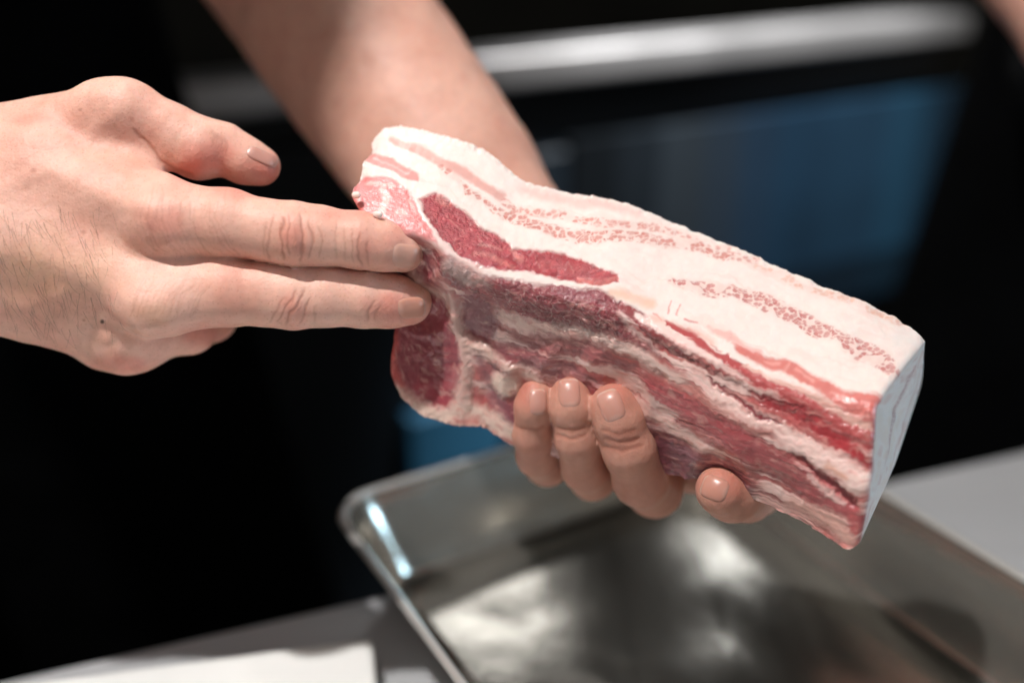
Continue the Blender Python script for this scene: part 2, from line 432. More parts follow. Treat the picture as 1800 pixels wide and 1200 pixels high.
def subdivide(V, F, lv=1):
    me = bpy.data.meshes.new('tmp'); n = len(F)
    me.vertices.add(len(V)); me.vertices.foreach_set('co', V.astype(np.float32).ravel())
    me.loops.add(n*4); me.loops.foreach_set('vertex_index', F.astype(np.int32).ravel())
    me.polygons.add(n); me.polygons.foreach_set('loop_start', np.arange(0, n*4, 4, dtype=np.int32)); me.update(calc_edges=True)
    o = bpy.data.objects.new('tmp', me); COL.objects.link(o)
    if lv:
        s = o.modifiers.new('s', 'SUBSURF'); s.levels = lv; s.render_levels = lv
    dg = bpy.context.evaluated_depsgraph_get(); e = o.evaluated_get(dg); m2 = e.to_mesh()
    v = np.empty(len(m2.vertices)*3, np.float32); m2.vertices.foreach_get('co', v)
    f = np.empty(len(m2.loops), np.int32); m2.loops.foreach_get('vertex_index', f)
    nn = np.empty(len(m2.vertices)*3, np.float32); m2.vertices.foreach_get('normal', nn)
    v, f, nn = v.reshape(-1, 3).astype(float), f.reshape(-1, 4), nn.reshape(-1, 3).astype(float)
    e.to_mesh_clear(); bpy.data.objects.remove(o); bpy.data.meshes.remove(me)
    return v, f, nn

# ------------------------------------------------------------------ chef's right hand (reaches in from the left)
def hand_right(P):
    # wrist and forearm
    wr = PV(-130, 385, 14); el = np.array([-440., 70., -110.])
    palm = cone(P, wr+np.array([0, 9, 0]), el, 25, 44)
    palm = smin(palm, cone(P, wr+np.array([0, -9, -2]), el+np.array([0, -8, 0]), 24, 42), 14)
    for p0, p1, r0, r1 in (((-60, 285, 16), (265, 366, 4), 17.5, 12.2),     # index metacarpal
                           ((-60, 370, 10), (262, 505, 6), 18.5, 12.0),     # middle
                           ((-60, 450, 16), (238, 560, 18), 19, 11.5),      # ring
                           ((-60, 478, 20), (205, 587, 27), 18, 11.0)):     # little
        palm = smin(palm, cone(P, PV(*p0), PV(*p1), r0, r1), 11)
    palm = smin(palm, cone(P, PV(60, 420, 16), PV(230, 470, 17), 20, 13), 9)
    palm = smin(palm, cone(P, PV(300, 462, 8), PV(372, 464, 9), 9.5, 8), 7)
    # first web: metacarpal of the thumb + muscle
    palm = smin(palm, cone(P, PV(-40, 268, 20), PV(200, 200, 14), 14.5, 10.6), 10)
    palm = smin(palm, cone(P, PV(90, 290, 14), PV(235, 300, 13), 16, 9), 8)
    # knuckles and tendons
    palm = smin(palm, cone(P, PV(284, 388, -2), PV(300, 392, -2), 9.6, 9.2), 5)
    palm = smin(palm, cone(P, PV(262, 541, -1), PV(285, 541, -1), 8.6, 8.2), 5)
    palm = smin(palm, cone(P, PV(222, 612, 21), PV(238, 610, 22), 8.2, 8), 11)
    d = palm
    thumb = chain(P, [(190, 202, 12, 11.3), (222, 196, 11, 10.6), (300, 232, 14, 9.4), (352, 258, 16, 9.9), (392, 262, 18, 8.6), (430, 282, 19, 7.9), (458, 292, 20, 6.9)], 3)
    thumb = smin(thumb, cone(P, PV(345, 268, 15), PV(320, 255, 14), 9.0, 8), 4)
    index = chain(P, [(290, 380, 2, 11.4), (400, 392, 0, 11.2), (470, 405, -1, 9.9), (515, 411, -1.5, 10.4), (560, 414, -1, 9.6), (630, 422, 0, 9.2), (672, 431, 1.5, 8.4), (708, 440, 3.5, 7.4)], 2.5)
    middle = chain(P, [(275, 530, 4, 10.8), (350, 516, 5, 11.4), (400, 512, 5, 11.6), (470, 515, 6, 11.0), (515, 521, 6, 10.9), (570, 520, 7, 10.3), (640, 524, 9, 9.9), (685, 528, 10.5, 9.2), (718, 531, 12, 8.0)], 2.5)
    ring = chain(P, [(235, 580, 20, 10.8), (330, 574, 30, 9.6), (372, 556, 46, 9.0), (380, 530, 58, 8.2), (355, 500, 60, 7.5)], 3)
    little = chain(P, [(190, 600, 30, 9.6), (262, 592, 42, 8.4), (320, 570, 54, 7.6), (310, 545, 64, 7)], 3)
    out = None
    for f, k in ((thumb, 6), (index, 8), (middle, 8), (ring, 7), (little, 7)):
        e = smin(d, f, k); out = e if out is None else np.minimum(out, e)
    return out
# ------------------------------------------------------------------ chef's left arm (comes down behind the pork, holds it from below)
EL_L = np.array([-160., 262., -215.])
def arm_left(P):
    wr = PV(862, 420, 84)
    a = cone(P, wr+np.array([11, 4, 0]), EL_L+np.array([10, 6, 0]), 23, 41)
    a = smin(a, cone(P, wr+np.array([-11, -4, 0]), EL_L+np.array([-12, -6, 0]), 23, 39), 16)
    a = smin(a, cone(P, PV(790, 300, 100), PV(600, 40, 140), 31, 38), 18)
    palm = smin(a, cone(P, wr, PV(960, 700, 72), 22, 15), 14)
    for p1, r in (((985, 760, 68), 12), ((1050, 790, 66), 12.5), ((1125, 800, 64), 13), ((1190, 800, 60), 12.5)):
        palm = smin(palm, cone(P, PV(900, 520, 82), PV(*p1), 15, r), 9)
    f1 = chain(P, [(985, 750, 70, 11), (962, 815, 54, 8.2), (945, 800, 36, 7.5), (936, 762, 25, 6.9), (938, 714, 18, 6.4), (942, 694, 18, 6.0)], 3)
    f2 = chain(P, [(1050, 780, 68, 12), (1042, 836, 50, 8.9), (1028, 822, 32, 8.2), (1015, 770, 20, 7.6), (1005, 715, 15, 7.1), (1003, 690, 15, 6.6)], 3)
    f3 = chain(P, [(1125, 795, 66, 12.5), (1150, 858, 46, 10.4), (1126, 842, 25, 9.6), (1106, 790, 15, 9.0), (1088, 738, 11, 8.4), (1078, 714, 10, 8.0)], 3)
    f4 = chain(P, [(1190, 800, 60, 11.5), (1330, 860, 44, 9.4), (1312, 870, 28, 9.2), (1286, 866, 12, 9.6), (1266, 861, 6, 8.4)], 3)
    out = None
    for f in (f1, f2, f3, f4):
        e = smin(palm, f, 6); out = e if out is None else np.minimum(out, e)
    th = chain(P, [(880, 520, 82, 16), (1010, 500, 70, 11), (1100, 520, 62, 9.5), (1160, 560, 56, 8.5)], 4)
    return np.minimum(smin(palm, th, 6), out)

V1, F1 = surface_nets(hand_right, (-300, -40, -95), (-20, 105, 25), .75)
V1, F1, N1 = subdivide(V1, F1, 1)
V2, F2 = surface_nets(arm_left, (-240, -85, -290), (95, 330, 20), 1.1)
V2, F2, N2 = subdivide(V2, F2, 1)

def base_skin(P, pal=(lin((232, 179, 160)), lin((210, 139, 120)), lin((240, 198, 180)))):
    n = fbm(P[:, 0]/18, P[:, 1]/18, P[:, 2]/18, 4, 11); m = fbm(P[:, 0]/5, P[:, 1]/5, P[:, 2]/5, 3, 21)
    c = np.repeat(pal[0][None], len(P), 0)
    c = mixc(c, pal[1], np.clip(.0+.55*n, 0, 1)); c = mixc(c, pal[2], np.clip(-.6*n, 0, 1))
    c = mixc(c, pal[1], np.clip(m*.35, 0, 1)); return c
def mixc(c, col, a):
    a = np.clip(a, 0, 1)[:, None]; return c*(1-a)+np.asarray(col)[None]*a
RED = lin((214, 112, 96)); CRE = lin((168, 98, 78)); YEL = lin((222, 180, 140))

# right hand: colour and creases
px, py = proj(V1); x, y = px, py; front = sstep(-.1, .35, N1[:, 2])
c1 = base_skin(V1)
for cx, cy, rx, ry, a, col in ((290, 395, 60, 42, .38, RED), (275, 550, 48, 26, .25, YEL), (515, 415, 34, 44, .40, RED), (640, 430, 30, 40, .35, RED), (515, 545, 34, 40, .38, RED),
                          (700, 425, 60, 60, .35, RED), (700, 540, 60, 50, .55, RED), (370, 280, 60, 45, .55, RED), (470, 300, 45, 35, .65, RED), (330, 300, 40, 30, .5, RED),
                          (420, 330, 90, 22, .5, RED), (60, 210, 60, 16, .3, RED), (210, 640, 70, 24, .5, RED), (360, 590, 60, 30, .5, RED), (60, 470, 90, 80, .35, YEL), (170, 470, 70, 60, .25, YEL), (620, 375, 80, 20, .35, RED)):
    r = np.sqrt(((x-cx)/rx)**2+((y-cy)/ry)**2) + .25*vnoise(x/22, y/22, seed=cx)
    c1 = mixc(c1, col, a*sstep(1.25, .1, r))
dsp = np.zeros(len(V1))
wx = x + 3*vnoise(x/18, y/18, seed=4) + 1.2*vnoise(x/6, y/6, seed=14); wy = y + 2*vnoise(x/14, y/14, seed=5)
CR = []   # (points, depth mm, sigma px, colour strength)
def cr(pts, dep=.3, sg=2.0, cs=.6): CR.append(([(a, b, 0) for a, b in pts], dep*.5, sg*.8, cs*.8))
cr([(498, 380), (494, 412), (499, 458)], .42, 2.0, .75); cr([(509, 374), (506, 400), (508, 450)], .30, 1.6, .6)
cr([(529, 376), (533, 412), (529, 462)], .40, 2.0, .7); cr([(543, 388), (550, 420), (541, 456)], .30, 1.8, .55)
cr([(483, 375), (474, 405), (472, 440), (478, 460)], .22, 2.2, .45); cr([(560, 395), (566, 425), (560, 455)], .18, 1.8, .35)
cr([(466, 385), (464, 420), (468, 452)], .14, 2.2, .3); cr([(519, 392), (520, 415), (518, 440)], .12, 1.5, .3)
cr([(636, 405), (631, 435), (635, 470)], .35, 2.0, .65); cr([(622, 398), (619, 430), (621, 462)], .2, 1.8, .4); cr([(648, 420), (644, 445), (646, 470)], .18, 1.6, .4)
cr([(606, 400), (604, 430), (606, 460)], .14, 1.8, .3); cr([(590, 390), (588, 425), (592, 455)], .1, 2, .2)
cr([(537, 506), (524, 532), (508, 556), (500, 574)], .40, 2.2, .7); cr([(522, 505), (508, 535), (486, 566)], .34, 2.0, .6)
cr([(547, 520), (536, 545), (528, 574)], .3, 2.2, .5); cr([(500, 520), (485, 545), (470, 570)], .2, 2.2, .4); cr([(560, 530), (553, 550), (550, 570)], .15, 2.2, .3)
cr([(660, 528), (648, 545), (645, 566)], .28, 2.2, .5); cr([(672, 530), (661, 550), (660, 566)], .2, 2.2, .4)
for i in range(17):       # fan of fine wrinkles over the index knuckle and into the finger web
    xx = 236+i*9.5+RNG.uniform(-3, 3); s_ = RNG.uniform(-6, 6)
    cr([(xx+8+s_, 338+RNG.uniform(-14, 20)), (xx+RNG.uniform(-4, 4), 385), (xx+14+i*.6, 430+RNG.uniform(-8, 14)), (xx+34+i, 448+i*.4)], RNG.uniform(.03, .10), 1.5, RNG.uniform(.08, .26))
for i in range(15):
    xx = 222+i*8.5+RNG.uniform(-3, 3)
    cr([(xx+34, 492+RNG.uniform(-8, 10)), (xx+14, 520), (xx+RNG.uniform(-4, 4), 556+RNG.uniform(-4, 6))], RNG.uniform(.03, .09), 1.5, RNG.uniform(.08, .24))
for i in range(9):
    yy = 536+i*4.5; cr([(215+i*3, yy), (250, yy+6+RNG.uniform(-2, 2)), (300, yy+2)], .04, 1.5, .1)
for i in range(6):
    xx = 375+i*5; cr([(xx-6, 222+i*4), (xx, 240+i*3), (xx-5, 262+i*3)], .18, 2.2, .3)
cr([(228, 226), (255, 250), (285, 282), (312, 300), (342, 312)], .55, 3.0, .6)
for pts, dep, sg, cs in CR:
    xs = [p[0] for p in pts]; ys = [p[1] for p in pts]
    near = (x > min(xs)-20) & (x < max(xs)+20) & (y > min(ys)-14) & (y < max(ys)+14)
    I = np.where(near)[0]
    if len(I) == 0: continue
    dd = polyd(wx[I], wy[I], pts); g = np.exp(-.5*(np.clip(dd, 0, None)/sg)**2)*front[I]
    # thin out towards the stroke's ends
    tt = np.minimum(wy[I]-min(ys), max(ys)-wy[I]) if max(ys)-min(ys) > max(xs)-min(xs) else np.minimum(wx[I]-min(xs), max(xs)-wx[I])
    g = g*sstep(-3, 9, tt)
    dsp[I] -= dep*g
    c1[I] = mixc(c1[I], CRE, g*cs)
# plump lobes between creases at the joints
for cx, cy, rx, ry, h_ in ((519, 418, 9, 34, .45), (505, 415, 5, 30, .2), (540, 418, 6, 28, .25), (519, 545, 9, 26, .35)):
    dsp += h_*np.exp(-((x-cx)/rx)**2-((y-cy)/ry)**2)*front
# veins, tendons
for pts, h_, s_ in (([(0, 330, 0), (90, 300, 0), (160, 340, 0), (270, 375, 0)], .55, 13), ([(0, 440, 0), (120, 470, 0), (250, 535, 0)], .5, 14), ([(40, 540, 0), (110, 520, 0), (190, 590, 0)], .5, 10), ([(60, 250, 0), (140, 250, 0), (200, 200, 0)], .35, 10), ([(190, 610, 0), (240, 590, 0), (300, 590, 0)], -.25, 9)):
    dd = polyd(wx, wy, pts); dsp += h_*np.exp(-.5*(np.clip(dd, 0, None)/s_)**2)*front
# fine skin lines
ws = 1-sstep(620, 680, x)
fl_ = vnoise(x/2.6, y/13, seed=31)*.6+vnoise(x/5+y/9, y/3.4, seed=33)*.4
dsp += .035*fl_*front*ws + .05*fbm(V1[:, 0]/1.2, V1[:, 1]/1.2, V1[:, 2]/1.2, 2, 8)
dsp += .55*fbm(V1[:, 0]/11, V1[:, 1]/11, V1[:, 2]/11, 2, 55)*(1-sstep(320, 420, x))
# pores / freckles / mole
f1_, f2_, cid = worley(x/7, y/7, 3)
c1 = mixc(c1, CRE, .30*sstep(.20, .08, f1_)*(cid > .62)*front)
c1 = mixc(c1, lin((70, 40, 30)), .9*sstep(5, 2, np.hypot(x-180, y-565))*front)
for cx, cy, r in ((232, 210, 5), (140, 193, 4), (148, 662-100, 3), (147, 408, 5), (60, 300, 6)):
    c1 = mixc(c1, CRE, .45*sstep(r*1.4, r*.3, np.hypot(x-cx, (y-cy)*1.2))*front)
V1d = V1 + N1*dsp[:, None]

# left arm colours
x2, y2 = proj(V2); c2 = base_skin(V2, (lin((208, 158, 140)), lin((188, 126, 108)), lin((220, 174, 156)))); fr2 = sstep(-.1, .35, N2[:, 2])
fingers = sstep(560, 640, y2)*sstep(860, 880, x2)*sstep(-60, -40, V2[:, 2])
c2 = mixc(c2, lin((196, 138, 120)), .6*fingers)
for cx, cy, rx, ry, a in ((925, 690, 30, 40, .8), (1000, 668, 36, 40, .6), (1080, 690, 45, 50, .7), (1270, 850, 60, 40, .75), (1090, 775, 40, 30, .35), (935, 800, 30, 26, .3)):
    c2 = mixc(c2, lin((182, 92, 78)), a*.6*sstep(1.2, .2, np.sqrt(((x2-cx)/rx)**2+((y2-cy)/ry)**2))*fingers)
d2 = np.zeros(len(V2))
for pts, dep, sg in (([(1062, 770, 0), (1092, 778, 0), (1122, 772, 0)], .3, 2.8), ([(1064, 784, 0), (1094, 792, 0), (1126, 784, 0)], .28, 2.8), ([(1060, 756, 0), (1090, 763, 0), (1116, 756, 0)], .25, 2.4),
                     ([(978, 765, 0), (1005, 772, 0), (1030, 764, 0)], .3, 2.5), ([(980, 752, 0), (1005, 757, 0), (1028, 750, 0)], .25, 2.4), ([(908, 750, 0), (930, 756, 0), (955, 750, 0)], .3, 2.5)):
    g = np.exp(-.5*(np.clip(polyd(x2+2*vnoise(x2/15, y2/15), y2+2*vnoise(x2/15, y2/15, seed=2), pts), 0, None)/sg)**2)*fr2
    d2 -= dep*g; c2 = mixc(c2, CRE, .5*g)
d2 += .8*fbm(V2[:, 0]/14, V2[:, 1]/14, V2[:, 2]/14, 2, 77)*(1-fingers*.8)
V2d = V2 + N2*d2[:, None]

# upper arms, neck and head: coarse, joined under the sleeves
ELR = np.array([-440., 70., -110.]); SHR = np.array([-540., 440., -190.]); SHL = np.array([-218., 520., -225.])
HO = np.array([108., 45., 386.])  # unseen head leans here to shade the left forearm
def upper(P):
    d = cone(P, ELR-np.array([0, 4, 0]), SHR, 43, 58)
    d = np.minimum(d, cone(P, EL_L, SHL, 40, 56))
    w0 = PV(-130, 385, 14); e0_ = np.array([-440., 70., -110.]); m0 = w0+(e0_-w0)*.42
    d = np.minimum(d, smin(cone(P, m0+np.array([0, 5, -1]), e0_, 32, 43), cone(P, m0-np.array([0, 5, 1]), e0_, 31, 42), 10))
    t = cone(P, SHR, SHL, 62, 62); d = smin(d, t, 60)
    nk = (SHR+SHL)/2
    d = smin(d, cone(P, nk, nk+np.array([-30, -330, -330]), 100, 80), 60)
    d = smin(d, cone(P, nk+np.array([0, 20, 30]), nk+HO*.7, 58, 54), 40)
    hc = nk+HO
    d = smin(d, ell(P, hc, (74, 104, 92)), 25)
    d = smin(d, cone(P, hc+np.array([8, -62, 40]), hc+np.array([8, -70, 55]), 42, 36), 30)
    d = smin(d, cone(P, hc+np.array([8, 0, 88]), hc+np.array([9, -30, 104]), 9, 13), 12)
    for s in (-1, 1): d = smin(d, ell(P, hc+np.array([s*76, -10, 0]), (10, 28, 16)), 6)
    return d
V3, F3 = surface_nets(upper, (-720, -120, -700), (-60, 780, 330), 9)
V3, F3, N3 = subdivide(V3, F3, 1)
c3 = base_skin(V3)
hc = (SHR+SHL)/2+HO

chef_base = VW([(-400, 0, -380)])[0]; chef_base[2] = 0
chef = empty('person', chef_base)
tag(chef, 'cook in black holding raw pork belly with both bare hands', 'person')
VB = np.concatenate([VW(V1d), VW(V2d), VW(V3)]); FB = np.concatenate([F1, F2+len(V1), F3+len(V1)+len(V2)])
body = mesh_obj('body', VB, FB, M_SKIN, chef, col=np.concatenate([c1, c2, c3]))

# clothes: jacket and apron, sleeves, unseen shade cap
def jacket(P):
    d = cone(P, ELR+(SHR-ELR)*.28, SHR, 60, 74)
    d = np.minimum(d, cone(P, EL_L+(SHL-EL_L)*.30, SHL, 58, 72))
    d = smin(d, cone(P, SHR, SHL, 78, 78), 60)
    nk = (SHR+SHL)/2
    a = nk+np.array([-75, -60, -20]); b = a + np.array([35, -900*math.cos(PITCH)+84, -900*math.sin(PITCH)-182])
    D = (P-a); dn = (b-a)/np.linalg.norm(b-a); t = np.clip(D@dn, 0, 930); Q = D-t[:, None]*dn
    Q = Q*np.array([.82, 1.2, 1.25]); body_ = np.sqrt((Q*Q).sum(1)) - (150+.035*t)
    d = smin(d, body_, 50)
    d = d + 5*fbm(P[:, 0]/60, P[:, 1]/140, P[:, 2]/60, 3, 91)
    op = cone(P, nk+np.array([20, 40, 60]), nk+HO*.8, 62, 66)
    return np.maximum(d, -op)
V4, F4 = surface_nets(jacket, (-760, -900, -1100), (-20, 640, 60), 13)
V4, F4, _ = subdivide(V4, F4, 1)
mesh_obj('black_jacket', VW(V4), F4, M_BLACK, chef)
def shade_cap(P):  # unseen; its peak is shaped to throw shade on the left forearm
    d = ell(P, hc+np.array([0, 30, -8]), (86, 98, 102)); d = np.maximum(d, -(P[:, 1]-(hc[1]+28)) - .25*(P[:, 2]-hc[2]))
    v = ell(P, hc+np.array([4, 24, 108]), (70, 7, 56)); return smin(d, v, 8)
V5, F5 = surface_nets(shade_cap, hc-np.array([120, 60, 140]), hc+np.array([120, 160, 210]), 6)
mesh_obj('shade_cap', VW(V5), F5, M_BLACK, chef)

# fingernails laid on the finger surfaces
bvh = BVHTree.FromPolygons([Vector(v) for v in VW(V1d)], F1.tolist()); bvh2 = BVHTree.FromPolygons([Vector(v) for v in VW(V2d)], F2.tolist())
def nail(cx, cy, a, b, ang, col, which, tilt=1.0, lift=.0005):
    n = 26; T = [(i/n*2-1, j/n*2-1) for i in range(n+1) for j in range(n+1)]
    P = []; ok = {}
    ca, sa = math.cos(math.radians(ang)), math.sin(math.radians(ang)); cols = []
    for k, (s, t) in enumerate(T):
        # square to disc (rounded rectangle)
        q = (abs(s)**4+abs(t)**4)**.25; m = max(abs(s), abs(t)); f = m/q if q > 0 else 0
        s2, t2 = s*f, t*f
        X = cx + a*s2*ca - b*t2*sa; Y = cy + a*s2*sa + b*t2*ca
        d = (X-900)/FPX*RIGHT + (600-Y)/FPX*UPV + FWD; dn = Vector(d).normalized()
        loc, nor, idx, dist = which.ray_cast(Vector(CAM), dn)
        if loc is None or dist > .6: ok[k] = None; P.append((0, 0, 0)); cols.append(col); continue
        edge = max(abs(s), abs(t)); h = lift*(1-edge**6) - .00015*edge**8 + (.0003 if s > .8 else 0)*0
        P.append(tuple(loc + nor*h)); ok[k] = 1
        c = np.array(lin(col))
        if s > .84: c = c*.65+np.array(lin((226, 200, 182)))*.35
        lun = max(0, 1-((s+1.0)/.45)**2-(t/.8)**2); c = c*(1-.2*lun)+np.array(lin((240, 215, 205)))*.2*lun
        if edge > .93: c = c*.75
        cols.append(c)
    cols = [np.array(lin(c)) if len(np.shape(c)) and max(c) > 2 else np.array(c) for c in cols]
    F = []
    for i in range(n):
        for j in range(n):
            q = (i*(n+1)+j, (i+1)*(n+1)+j, (i+1)*(n+1)+j+1, i*(n+1)+j+1)
            if all(ok[z] for z in q) and max((Vector(P[q[0]])-Vector(P[z])).length for z in q) < .003: F.append(q[::-1])
    lab = list(range(len(P)))
    def root(q):
        while lab[q] != q: lab[q] = lab[lab[q]]; q = lab[q]
        return q
    for f in F:
        for z in f[1:]: lab[root(z)] = root(f[0])
    cnt = {}
    for f in F: cnt[root(f[0])] = cnt.get(root(f[0]), 0)+1
    big = max(cnt, key=cnt.get); F = [f for f in F if root(f[0]) == big]
    used = sorted({z for f in F for z in f}); rm = {z: k for k, z in enumerate(used)}
    P = [P[z] for z in used]; cols = [cols[z] for z in used]; F = [tuple(rm[z] for z in f) for f in F]
    return mesh_obj('fingernail', P, F, M_NAIL, chef, col=np.array(cols))
nail(716, 450, 27, 22, 6, (218, 164, 146), bvh)
nail(724, 541, 25, 19, -6, (208, 148, 128), bvh)
nail(462, 276, 30, 12, 24, (206, 152, 138), bvh)
nail(946, 706, 24, 16, -92, (198, 144, 130), bvh2)
nail(1001, 690, 26, 20, -94, (198, 144, 130), bvh2)
nail(1074, 712, 29, 22, -112, (198, 144, 130), bvh2)
nail(1256, 858, 25, 22, -160, (196, 140, 124), bvh2)

# fine dark hairs on the back of the hand
HV, HF = [], []
for i in range(230):
    hx = RNG.uniform(-10, 215); hy = RNG.uniform(360, 590)
    if RNG.random() < .45*(hx/215)+.15*(hy < 430): continue
    L_ = RNG.uniform(28, 62)*(1-.3*hx/215); ang = RNG.normal(1.25, .22); curl = RNG.normal(-.1, .35); pts = []
    X, Y = hx, hy
    for k in range(7):
        d = Vector((X-900)/FPX*RIGHT + (600-Y)/FPX*UPV + FWD).normalized()
        loc, nor, idx, dist = bvh.ray_cast(Vector(CAM), d)
        if loc is None: break
        pts.append(loc + nor*(.00008+.00028*math.sin(k/6*2.2))); X += math.cos(ang+curl*k/6)*L_/6; Y += math.sin(ang+curl*k/6)*L_/6
    if len(pts) < 4: continue
    b0_ = len(HV)
    for k, p in enumerate(pts):
        r = .000036*(1-.75*k/len(pts))
        for m in range(3):
            a = 2.094*m; HV.append(np.array(p)+r*math.cos(a)*RIGHT+r*math.sin(a)*UPV)
    for k in range(len(pts)-1):
        for m in range(3):
            q = b0_+k*3; HF.append((q+m, q+(m+1) % 3, q+3+(m+1) % 3, q+3+m))
hr = mesh_obj('arm_hair', HV, HF, M_HAIR, chef)

# ------------------------------------------------------------------ pork belly
def curve(K, n, sig):
    K = np.array(K, float); t = np.linspace(0, 1, n)
    A_ = np.stack([np.interp(t, K[:, 0], K[:, i]) for i in (1, 2, 3)], -1)
    return gsmooth(A_, sig*n/600., 0)
NT = 660
cT = curve([(0, 661, 246, 27), (.03, 672, 226, 27), (.07, 700, 221, 27), (.2, 790, 240, 25), (.28, 850, 262, 24), (.335, 890, 292, 22), (.36, 915, 318, 21), (.45, 1000, 339, 21), (.55, 1085, 351, 20), (.65, 1185, 391, 20),
            (.75, 1305, 440, 18), (.83, 1400, 484, 15), (.92, 1520, 530, 12), (.96, 1580, 562, 10), (1, 1632, 598, 8)], NT, 6)
cR = curve([(0, 617, 352, 4), (.05, 640, 384, -1), (.12, 690, 396, -3), (.2, 748, 420, -5), (.28, 800, 460, -5), (.36, 875, 490, -5), (.45, 960, 512, -5), (.55, 1062, 536, -6), (.65, 1150, 580, -8),
            (.75, 1262, 632, -12), (.85, 1380, 676, -17), (.93, 1470, 698, -21), (1, 1541, 706, -25)], NT, 8)
cF = curve([(0, 712, 470, 17), (.05, 722, 500, 17), (.12, 745, 540, 17), (.2, 795, 575, 15), (.3, 865, 600, 13), (.4, 940, 620, 12), (.5, 1025, 648, 11), (.6, 1120, 690, 8), (.7, 1215, 738, -1),
            (.8, 1315, 786, -7), (.9, 1430, 832, -14), (1, 1524, 850, -22)], NT, 10)
cB = curve([(0, 697, 570, 25), (.05, 684, 650, 26), (.1, 705, 697, 27), (.16, 742, 730, 27), (.24, 800, 747, 27), (.32, 850, 748, 26), (.4, 895, 780, 26), (.48, 960, 800, 27), (.56, 1050, 815, 27), (.64, 1140, 826, 23),
            (.72, 1230, 842, 11), (.8, 1310, 868, 5), (.88, 1400, 910, -3), (.94, 1460, 946, -9), (.975, 1492, 968, -13), (1, 1510, 955, -16)], NT, 5)
sT, sR, sF = 0, 0, 0
NS = 420; sk = [0, .38, .68, 1.0]
sv = np.linspace(0, 1, NS)
C4 = np.stack([cT, cR, cF, cB], 1)
X4 = PVa(C4)                                            # NT,4,3 in mm
G3 = np.stack([np.stack([np.interp(sv, sk, X4[i, :, k]) for k in range(3)], -1) for i in range(NT)], 0)   # NT,NS,3
# corner rounding: softer at the middle, crisper by the edges
G3s = gsmooth(G3, 9, 1); wgt = (sstep(0, .08, sv)*sstep(1, .92, sv))[None, :, None]
G3 = G3*(1-wgt)+G3s*wgt
# slight swell of top face
swell = np.sin(np.clip(sv/.38, 0, 1)*math.pi)
tt = np.linspace(0, 1, NT)
nrm_top = np.array([0.1, .75, .6]); nrm_top = nrm_top/np.linalg.norm(nrm_top)
G3 = G3 + (1.6*swell)[None, :, None]*nrm_top*(1-.7*sstep(.3, .8, tt))[:, None, None]
sw2 = np.sin(np.clip((sv-.38)/.62, 0, 1)*math.pi)
G3 = G3 + (2.2*sw2)[None, :, None]*np.array([0, 0, 1.])*(sstep(.2, .5, tt))[:, None, None]
P = G3.reshape(-1, 3); TT = np.repeat(tt, NS); SS = np.tile(sv, NT)
px, py = proj(P)
# normals
def gnorm(G):
    a = np.gradient(G, axis=0); b = np.gradient(G, axis=1); n = np.cross(a, b); n /= np.linalg.norm(n, axis=-1, keepdims=True)+1e-9
    return -n if n[..., 2].mean() < 0 else n
NG = gnorm(G3).reshape(-1, 3)

# ---- colour field of the meat
wn1 = fbm(px/34, py/34, o=2, seed=41); wn2 = fbm(px/34, py/34, o=2, seed=43); wn3 = vnoise(px/7, py/7, seed=44); wn4 = vnoise(px/7, py/7, seed=45)
wn5 = fbm(px/3.6, py/3.6, o=2, seed=46); wn6 = fbm(px/3.6, py/3.6, o=2, seed=48)
wa = sstep(.35, .42, SS)*.55+.45
X = px + 6*wn1 + wa*(3.0*wn3 + 1.6*wn5); Y = py + 6*wn2 + wa*(3.0*wn4 + 1.6*wn6)
FAT = lin((241, 224, 216)); FAT2 = lin((240, 208, 200)); PINK = lin((214, 146, 136)); PNK2 = lin((206, 132, 124)); REDM = lin((180, 62, 68)); RED2 = lin((212, 114, 106))
DRK = lin((146, 66, 72)); DRK2 = lin((130, 64, 68)); PALE = lin((246, 210, 202)); SAL = lin((232, 160, 142)); MUD = lin((184, 108, 104)); CRS = lin((186, 80, 82)); VDK = lin((142, 54, 62))
# fibre coordinates follow the length of the slab
ux = TT*1050 + 5*wn1; uy = SS*330 + 7*wn2 + 2*wn4
fib = (.6*vnoise(ux/55, uy/3.6, seed=51)+.4*vnoise(ux/26, uy/2.0, seed=52))*sstep(800, 900, px)
fibl = vnoise(ux/90, uy/9, seed=53)
isF = sstep(.35, .42, SS + .03*fbm(px/60, py/60, o=2, seed=47))
n1 = fbm(px/20, py/20, o=4, seed=61); n2 = fbm(px/9, py/9, o=3, seed=62)
col = np.repeat(FAT[None], len(P), 0)
col = mixc(col, FAT2, np.clip(.15+.5*n1, 0, 1)*.6)
fb = np.repeat(MUD[None], len(P), 0); fb = mixc(fb, PALE, sstep(-.1, .5, fibl+.4*fib)*.9); fb = mixc(fb, CRS, sstep(.1, .7, -fibl+.5*n1)*.6)
col = col*(1-isF[:, None]) + fb*isF[:, None]
rgh = np.full(len(P), .36); peb = np.zeros(len(P)); disp = np.zeros(len(P))
def fill(d, c, soft=2.5, a=1.0, fibre=.0, gr=0.0, rough=None, pebv=None, dz=0.0):
    global col, rgh, peb, disp
    if not gr: soft = soft*(1.0+.5*isF)
    m = sstep(soft, -soft, d + fibre*7*fib)*a
    if gr:
        m = m*GRN
    cc = c
    col = mixc(col, cc, m)
    if rough is not None: rgh = rgh*(1-m)+rough*m
    if pebv is not None: peb = peb*(1-m)+pebv*m
    if dz: disp += dz*m
    return m
g1, g2, gid = worley(px/9.0+.6*wn1, py/7.0+.6*wn2, 71)
GRN = sstep(.68, .40, g1+.06*wn3)*sstep(-.02, .08, g2-g1)*(gid > .12)*(.6+.4*gid)
h1, h2, hid = worley(px/30+.8*wn1, py/19+.8*wn2, 73); GRN = GRN*sstep(.02, .09, h2-h1)*(hid > .08)
